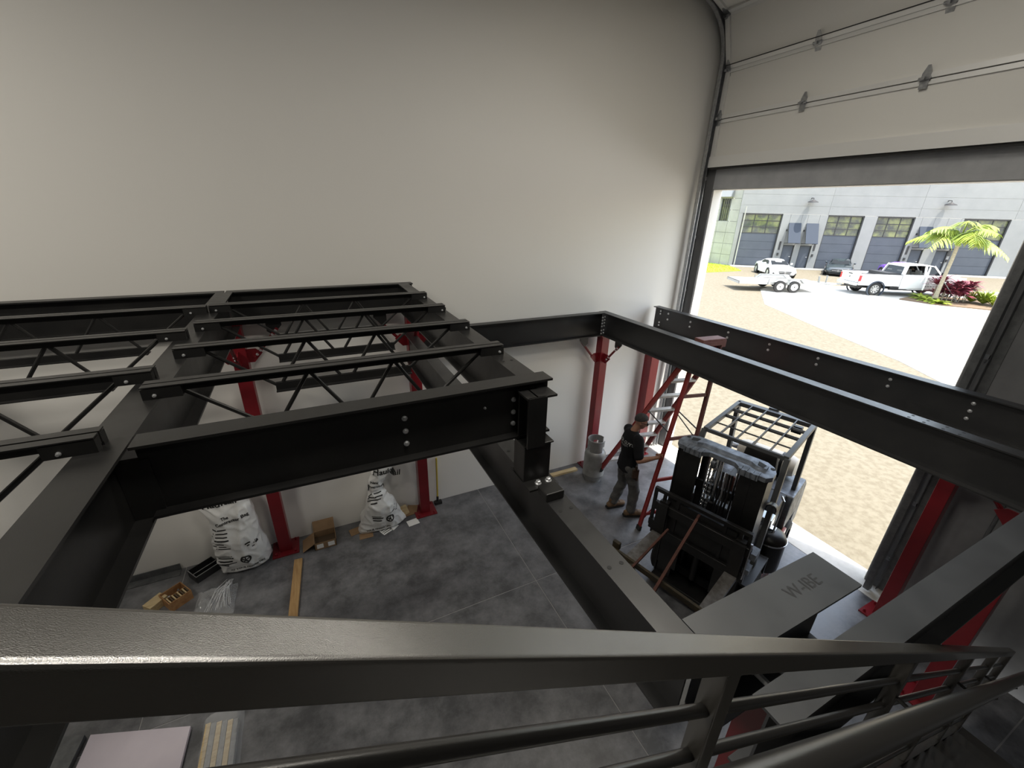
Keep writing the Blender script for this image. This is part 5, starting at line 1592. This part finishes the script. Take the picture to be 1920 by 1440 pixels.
def pickup(label, loc, rz):
    c = thing('pickup_truck', label, 'truck', loc, rz)
    def A(nm, g, m, par=None, **kw):
        return g.obj(nm, m, par or c, local=True, **kw)
    XZ = Matrix(((1, 0, 0), (0, 0, -1), (0, 1, 0)))
    WB = 4.06     # origin on the ground below the rear axle centre
    def archy(x0, x1, zb, zt, arches, n=9):
        pts = [(x0, zt), (x0, zb)]
        for ax, r in arches:
            for k in range(n + 1):
                a = PI - PI * k / n
                pts.append((ax + r * math.cos(a), max(zb, .42 + r * math.sin(a)) if 0 < k < n else zb))
        pts += [(x1, zb), (x1, zt)]
        return pts
    HW = .99
    # bed sides, tailgate, floor
    for s in (-1, 1):
        A('bed_side', G().extr(archy(-1.18, 1.02, .66, 1.42, [(0, .52)]), s * HW - .05, s * HW + .05, XZ), 'carwhite', bevel=.02)
        for ax in (0, WB):
            A('wheel_arch_flare', G().lathe([(.49, -.03), (.56, -.03), (.56, .05), (.49, .05)] if s > 0 else [(.49, -.05), (.56, -.05), (.56, .03), (.49, .03)], (ax, s * (HW + .045), .43), 26, AY, cap=False), 'awning')
        A('tail_lamp', G().box(-1.20, -1.10, s * HW - .065, s * HW + .065, .92, 1.30), 'tail', bevel=.015)
        A('bed_rail_cap', G().box(-1.16, 1.02, s * HW - .055, s * HW + .055, 1.42, 1.445), 'cartrim')
        A('running_board', G().box(.85, 3.45, s * (HW + .02) - .09, s * (HW + .02) + .09, .42, .48).box(.9, 1.6, s * HW - .03, s * HW + .03, .50, .62), 'cartrim', bevel=.01)
        A('head_lamp', G().box(WB + .93, WB + 1.06, s * .80 - .14, s * .80 + .14, .98, 1.24), 'chrome', bevel=.02)
        for ax in (0, WB):
            carwheel(c, ax, s * .86, .42, .28, 'silver', 8)
    tg_ = A('tailgate', G().box(-1.22, -1.15, -.86, .86, .82, 1.42), 'carwhite', bevel=.02)
    A('tailgate_handle', G().box(-1.235, -1.22, -.20, .20, 1.30, 1.36), 'cartrim', tg_)
    A('tailgate_badge', G().lathe([(.075, 0), (.075, .012)], (-1.222, 0, 1.12), 18, Matrix.Rotation(-PI / 2, 3, 'Y')), 'fender', tg_)
    A('bed_floor', G().box(-1.15, 1.0, -.94, .94, .70, .76).box(.98, 1.04, -.94, .94, .76, 1.42), 'cartrim')
    A('load_box', G().box(.55, .98, -.92, .92, 1.30, 1.50), 'cartrim', bevel=.02)
    A('rear_bumper', G().box(-1.40, -1.20, -.97, .97, .62, .80).box(-1.42, -1.30, -.5, .5, .66, .74), 'bumper', bevel=.03)
    A('plate', G().box(-1.425, -1.418, -.16, .16, .66, .76), 'paper')
    A('hitch', G().box(-1.62, -1.30, -.05, .05, .46, .54), 'cartrim')
    A('chassis', G().box(-1.1, WB + .9, -.55, .55, .42, .64), 'cartrim')
    # cab: lower body with openings above, roof, pillars
    for s in (-1, 1):
        if s < 0:
            # near side: rear door stands open, so the body is in two pieces with a dark opening
            A('cab_side', G().extr([(1.06, .50), (1.06, 1.42), (1.62, 1.42), (1.62, .50)], s * HW - .05, s * HW + .05, XZ), 'carwhite', bevel=.015)
            A('front_door', G().extr([(2.52, .52), (2.50, 1.42), (3.55, 1.42), (3.60, .52)], s * HW - .05, s * HW + .05, XZ), 'carwhite', bevel=.015)
            A('door_sill', G().box(1.60, 2.54, s * HW - .05, s * HW + .05, .48, .58), 'carwhite')
            od = A('rear_door', G().extr([(0, .56), (0, 1.42), (.86, 1.42), (.88, .90), (.80, .56)], -.04, .04, Matrix.Rotation(math.radians(55), 3, 'Z') @ Matrix(((-1, 0, 0), (0, 0, 1), (0, 1, 0))), (2.52, s * (HW + .03), 0)), 'carwhite', bevel=.01)
            A('door_window_frame', G().extr([(0, 1.42), (.02, 2.0), (.62, 2.0), (.84, 1.42), (.78, 1.42), (.58, 1.95), (.06, 1.95), (.05, 1.42)], -.025, .025, Matrix.Rotation(math.radians(55), 3, 'Z') @ Matrix(((-1, 0, 0), (0, 0, 1), (0, 1, 0))), (2.52, s * (HW + .03), 0)), 'carwhite', od, smooth=False)
        else:
            A('cab_side', G().extr([(1.06, .50), (1.06, 1.42), (3.55, 1.42), (3.60, .52)], s * HW - .05, s * HW + .05, XZ), 'carwhite', bevel=.015)
        A('front_fender', G().extr(archy(3.57, WB + 1.0, .66, 1.36, [(WB, .52)]), s * HW - .05, s * HW + .05, XZ), 'carwhite', bevel=.02)
        # pillars
        g = G()
        y0, y1 = s * .93, s * .78
        for (xa, xb, wd) in ((1.10, 1.28, .22), (2.50, 2.48, .12), (3.56, 2.98, .10)):
            g.bar((xa, y0, 1.40), (xb, y1, 2.02), .08, wd, up=(1, 0, 0))
        g.bar((1.06, s * .93, 1.42), (3.6, s * .93, 1.42), .08, .05)
        A('pillars', g, 'carwhite', bevel=.01)
        A('front_side_window', G().add([(2.58, s * .93, 1.44), (3.46, s * .93, 1.44), (2.96, s * .80, 1.98), (2.55, s * .80, 1.98), (2.58, s * .90, 1.44), (3.46, s * .90, 1.44), (2.96, s * .77, 1.98), (2.55, s * .77, 1.98)], [(0, 1, 2, 3), (7, 6, 5, 4), (0, 4, 5, 1), (1, 5, 6, 2), (2, 6, 7, 3), (3, 7, 4, 0)]), 'carglass')
        if s > 0:
            A('rear_side_window', G().add([(1.25, s * .93, 1.44), (2.42, s * .93, 1.44), (2.40, s * .80, 1.98), (1.38, s * .80, 1.98), (1.25, s * .90, 1.44), (2.42, s * .90, 1.44), (2.40, s * .77, 1.98), (1.38, s * .77, 1.98)], [(0, 1, 2, 3), (7, 6, 5, 4), (0, 4, 5, 1), (1, 5, 6, 2), (2, 6, 7, 3), (3, 7, 4, 0)]), 'carglass')
        A('mirror', G().box(3.36, 3.48, s * 1.12 - .10, s * 1.12 + .10, 1.42, 1.68), 'cartrim', bevel=.03)
        A('door_handle', G().box(2.62, 2.80, s * (HW + .05) - .01, s * (HW + .05) + .015, 1.22, 1.26), 'cartrim')
    rf = [V((1.18, 0, 1.98)), V((1.45, 0, 2.07)), V((2.3, 0, 2.10)), V((2.92, 0, 2.05)), V((3.02, 0, 1.98))]
    A('roof', G().loft([[V((p.x, -.82, p.z - .06)), V((p.x, -.78, p.z - .01)), V((p.x, -.4, p.z + .01)), V((p.x, .4, p.z + .01)), V((p.x, .78, p.z - .01)), V((p.x, .82, p.z - .06)), V((p.x, .4, p.z - .05)), V((p.x, -.4, p.z - .05))] for p in rf]), 'carwhite', angle=50)
    A('rear_window', G().add([(1.08, -.80, 1.46), (1.08, .80, 1.46), (1.25, .70, 1.97), (1.25, -.70, 1.97), (1.12, -.80, 1.46), (1.12, .80, 1.46), (1.29, .70, 1.97), (1.29, -.70, 1.97)], [(0, 1, 2, 3), (7, 6, 5, 4), (0, 4, 5, 1), (1, 5, 6, 2), (2, 6, 7, 3), (3, 7, 4, 0)]), 'carglass')
    A('cab_back', G().box(1.04, 1.10, -.95, .95, .5, 1.45), 'carwhite')
    A('windscreen', G().add([(3.58, -.84, 1.44), (3.58, .84, 1.44), (3.03, .72, 1.98), (3.03, -.72, 1.98), (3.54, -.84, 1.44), (3.54, .84, 1.44), (2.99, .72, 1.98), (2.99, -.72, 1.98)], [(0, 1, 2, 3), (7, 6, 5, 4), (0, 4, 5, 1), (1, 5, 6, 2), (2, 6, 7, 3), (3, 7, 4, 0)]), 'carglass')
    A('bonnet', G().loft([[V((x, -.96, z - .10)), V((x, -.86, z)), V((x, 0, z + .04)), V((x, .86, z)), V((x, .96, z - .10)), V((x, .5, z - .14)), V((x, -.5, z - .14))] for x, z in ((3.55, 1.46), (4.2, 1.42), (4.9, 1.36), (5.06, 1.28))]), 'carwhite', angle=50)
    A('front_grille', G().box(WB + .92, WB + 1.08, -.66, .66, .84, 1.28), 'cartrim', bevel=.02)
    A('front_bumper', G().box(WB + .90, WB + 1.20, -.98, .98, .52, .80), 'bumper', bevel=.04)
    A('cab_floor', G().box(1.06, 3.6, -.93, .93, .50, .56), 'cartrim')
    for (x, y) in ((1.35, -.45), (1.35, .45), (2.55, -.45), (2.55, .45)):
        s_ = A('seat', G().box(x, x + .50, y - .28, y + .28, .80, .98), 'fender', bevel=.05)
        A('seat_back', G().add([(x + .08, y - .27, .95), (x + .08, y + .27, .95), (x - .12, y + .22, 1.70), (x - .12, y - .22, 1.70), (x - .06, y - .27, .95), (x - .06, y + .27, .95), (x - .24, y + .22, 1.70), (x - .24, y - .22, 1.70)], [(0, 1, 2, 3), (7, 6, 5, 4), (0, 4, 5, 1), (1, 5, 6, 2), (2, 6, 7, 3), (3, 7, 4, 0)]), 'fender', s_, bevel=.03)
    # unreadable line graphic on the front door
    g = G()
    rr = random.Random(5)
    for k in range(16):
        x = 2.66 + rr.uniform(0, .72)
        z = .84 + rr.uniform(0, .30)
        g.obox((x, -HW - .052, z), (rr.uniform(.05, .16), .003, .022), Matrix.Rotation(rr.uniform(-.2, .9), 3, 'Y'))
    for k in range(5):
        g.box(2.62 + k * .17, 2.62 + k * .17 + .12, -HW - .053, -HW - .050, .70, .76)
    A('door_graphic', g, 'fender', smooth=False)
    # long bed: everything ahead of the bed moves forward
    done = set()
    def shift(o):
        for ch in COL.objects:
            if ch.parent == o:
                if ch.data is not None and ch.data.name not in done:
                    done.add(ch.data.name)
                    for v in ch.data.vertices:
                        if v.co.x > .975:
                            v.co.x += .41
                shift(ch)
    shift(c)
    return c
TH = math.radians(-30.5)
pk = pickup('white crew-cab pickup with an open rear door, red tail lamp towards the yard', (32.61, 14.77, -.012), TH)
pk.scale = (.92, .92, .92)

# flat car trailer hitched to the pickup
def trailer(label, loc, rz):
    c = thing('car_trailer', label, 'trailer', loc, rz)
    def A(nm, g, m, par=None, **kw):
        return g.obj(nm, m, par or c, local=True, **kw)
    for k in range(10):
        y = -.95 + k * .19
        A('deck_plank', G().box(-2.9, 2.1, y + .005, y + .185, .56, .60), 'trailer', smooth=False)
    A('frame', G().box(-2.9, 2.1, -.98, -.92, .44, .60).box(-2.9, 2.1, .92, .98, .44, .60).box(2.04, 2.1, -.98, .98, .44, .62).box(-2.9, -2.84, -.98, .98, .44, .60), 'trailer', smooth=False)
    A('tongue', G().bar((2.05, -.90, .50), (3.55, -.03, .50), .06, .10).bar((2.05, .90, .50), (3.55, .03, .50), .06, .10).bar((1.6, 0, .50), (3.75, 0, .50), .07, .09), 'trailer', smooth=False)
    A('coupler', G().box(3.62, 3.92, -.06, .06, .47, .58), 'fender', bevel=.02)
    A('tongue_jack', G().cyl((3.0, .12, .35), (3.0, .12, 1.0), .04, 10).cyl((3.0, .12, .98), (3.0, .30, .98), .012, 6), 'fender')
    A('winch_post', G().bar((2.5, 0, .5), (2.45, 0, .95), .08, .08), 'fender')
    for s in (-1, 1):
        pts = [(-.98, .60), (-.72, .84), (.72, .84), (.98, .60)]
        q = [(-.92, .60), (-.69, .80), (.69, .80), (.92, .60)]
        A('fender', G().extr(pts + q[::-1], min(s * .99, s * 1.24), max(s * .99, s * 1.24), Matrix(((1, 0, 0), (0, 0, -1), (0, 1, 0)))), 'fender', smooth=False)
        A('fender_skirt', G().extr([(-.10, .80), (.10, .80), (.06, .50), (-.06, .50)], min(s * 1.20, s * 1.23), max(s * 1.20, s * 1.23), Matrix(((1, 0, 0), (0, 0, -1), (0, 1, 0)))), 'fender', smooth=False)
        for x in (-.43, .43):
            t = A('wheel', G().lathe([(.20, -.1), (.33, -.1), (.36, -.07), (.36, .07), (.33, .1), (.20, .1)], (x, s * 1.12, .36), 24, AY, cap=False), 'rubber')
            A('rim', G().lathe([(.22, s * .10), (.18, s * .10), (.16, s * .05), (.05, s * .05), (.05, s * .09), (.01, s * .09)], (x, s * 1.12, .36), 20, AY), 'carwhite', t)
            A('hub_cap', G().lathe([(.05, s * .09), (.04, s * .12), (.005, s * .12)], (x, s * 1.12, .36), 12, AY), 'cartrim', t)
        A('marker_post', G().bar((-1.1, s * 1.0, .45), (-1.1, s * 1.0, .80), .05, .05), 'fender')
    A('fender_ramp', G().add([(-.9, 1.0, .62), (1.3, 1.0, .62), (1.0, 1.02, .86), (-.65, 1.02, .86), (-.9, 1.04, .62), (1.3, 1.04, .62), (1.0, 1.06, .86), (-.65, 1.06, .86)], [(0, 1, 2, 3), (7, 6, 5, 4), (0, 4, 5, 1), (1, 5, 6, 2), (2, 6, 7, 3), (3, 7, 4, 0)]), 'trailer', smooth=False)
    A('ramp', G().bar((2.1, -.75, .60), (2.9, -.55, .52), .06, .05), 'fender')
    return c
TA = math.radians(-31)
_d2 = V((math.cos(TA), math.sin(TA), 0))
_l2 = V((-_d2.y, _d2.x, 0))
trailer('low flat pale car trailer with twin white wheels, hitched behind the pickup', tuple(V((27.4, 16.58, -.012)) + _l2 * 1.12), TA)

# ------------------------------------------------------------------ planting bed
gpoly('planting_bed', [(32.2, 12.6), (32.3, 10.9), (33.5, 9.0), (37, 7.0), (38.5, 8.2), (36.5, 11.5), (34.0, 12.8)], -.02, .05, 'soil')
pm = thing('palm_tree', 'young palm with arching yellow-green fronds in the planting bed', 'tree', (33.3, 11.4, .04))
PX, PY = 33.3, 11.4
G().tube([(PX, PY, .04), (PX, PY, .5), (PX + .05, PY, 1.4), (PX + .06, PY - .02, 2.4), (PX + .05, PY - .02, 3.3)], [.16, .11, .09, .085, .09], 12).obj('trunk', 'trunk', pm)
G().bar((PX + 1.0, PY - .7, .05), (PX, PY, 1.3), .03, .03).obj('support_stake', 'fender', pm, smooth=False)
G().tube([(PX + .05, PY - .02, 3.2), (PX + .05, PY - .02, 3.9)], [.10, .05], 10).obj('crown_shaft', 'frond', pm)
rr = random.Random(11)
nf = 13
for k in range(nf):
    a = 2 * PI * k / nf + rr.uniform(-.15, .15)
    up = rr.uniform(.7, 1.6) if k % 2 else rr.uniform(.0, .55)
    L = rr.uniform(1.9, 2.4)
    p0 = V((PX + .05, PY - .02, 3.75))
    d = V((math.cos(a), math.sin(a), up)).normalized()
    g = G()
    prev = p0
    pts = []
    for i in range(11):
        t = i / 10
        pts.append(p0 + d * (L * t) - V((0, 0, 1.05 * t * t * L * .55)))
    g.tube(pts, [.028 * (1 - .85 * i / 10) + .004 for i in range(11)], 5)
    for i in range(1, 11):
        for h in (0, .5):
            j = min(10, i)
            p = pts[i - 1].lerp(pts[i], h)
            td = (pts[i] - pts[i - 1]).normalized()
            sd = td.cross(V((0, 0, 1)))
            sd.normalize()
            for s in (-1, 1):
                ll = .72 * math.sin(PI * min(.93, .15 + i / 11.5)) + .12
                g.blade(p, td * .55 + sd * s + V((0, 0, rr.uniform(-.25, .12))), ll * 1.08, .115, .55, 2)
    g.obj('frond', 'frond', pm, smooth=False, recalc=False)
def tuft(nm, label, cat, x, y, n, L, w, m, seed, group=None, up=(.3, 1.2), droop=.35, stems=1, hz=.06):
    rr = random.Random(seed)
    t = thing(nm, label, cat, (x, y, hz), 0, group)
    for s in range(stems):
        g = G()
        bx, by = x + rr.uniform(-.4, .4) * (stems > 1), y + rr.uniform(-.4, .4) * (stems > 1)
        hh = rr.uniform(.25, 1.1) if stems > 1 else 0
        if stems > 1:
            G().cyl((bx, by, hz), (bx, by, hz + hh + .02), .018, 6).obj('stem', 'trunk', t)
        for k in range(n):
            a = rr.uniform(0, 2 * PI)
            g.blade((bx, by, hz + hh), (math.cos(a), math.sin(a), rr.uniform(*up)), L * rr.uniform(.7, 1.1), w, droop, 3)
        g.obj('leaf_rosette', m, t, smooth=False, recalc=False)
    return t
tuft('ti_plant', 'burgundy strap-leaved shrub behind the palm trunk, nearest the pickup', 'shrub', 34.1, 11.45, 34, .95, .11, 'ti', 1, 'burgundy shrubs', stems=8)
tuft('ti_plant', 'burgundy strap-leaved shrub just right of the palm trunk', 'shrub', 34.5, 10.95, 34, .95, .11, 'ti', 2, 'burgundy shrubs', stems=9)
tuft('ti_plant', 'burgundy strap-leaved shrub right of the palm, outermost', 'shrub', 35.0, 10.8, 34, .95, .11, 'ti', 3, 'burgundy shrubs', stems=7)
tuft('fern', 'yellow-green fern at the left tip of the planting bed', 'fern', 33.7, 12.2, 60, .75, .13, 'fern', 4, 'ferns in the planting bed', up=(.2, .9))
tuft('fern', 'yellow-green fern just left of the palm stake', 'fern', 33.1, 11.65, 60, .75, .13, 'fern', 5, 'ferns in the planting bed', up=(.2, .9))
tuft('fern', 'yellow-green fern in front of the palm trunk', 'fern', 32.7, 11.0, 60, .7, .13, 'fern', 6, 'ferns in the planting bed', up=(.2, .9))
tuft('ornamental_grass', 'pale green grass clump right of the burgundy shrubs', 'grass', 35.3, 10.45, 140, 1.2, .05, 'fern', 7, 'grass clumps', up=(.6, 2.0))
tuft('ornamental_grass', 'tall green grass clump at the right end of the planting bed', 'grass', 35.2, 9.9, 180, 1.5, .05, 'frond', 8, 'grass clumps', up=(.6, 2.0))
tuft('ornamental_grass', 'green grass clump half cut off by the door edge at right', 'grass', 34.9, 9.35, 140, 1.3, .05, 'fern', 9, 'grass clumps', up=(.6, 2.0))
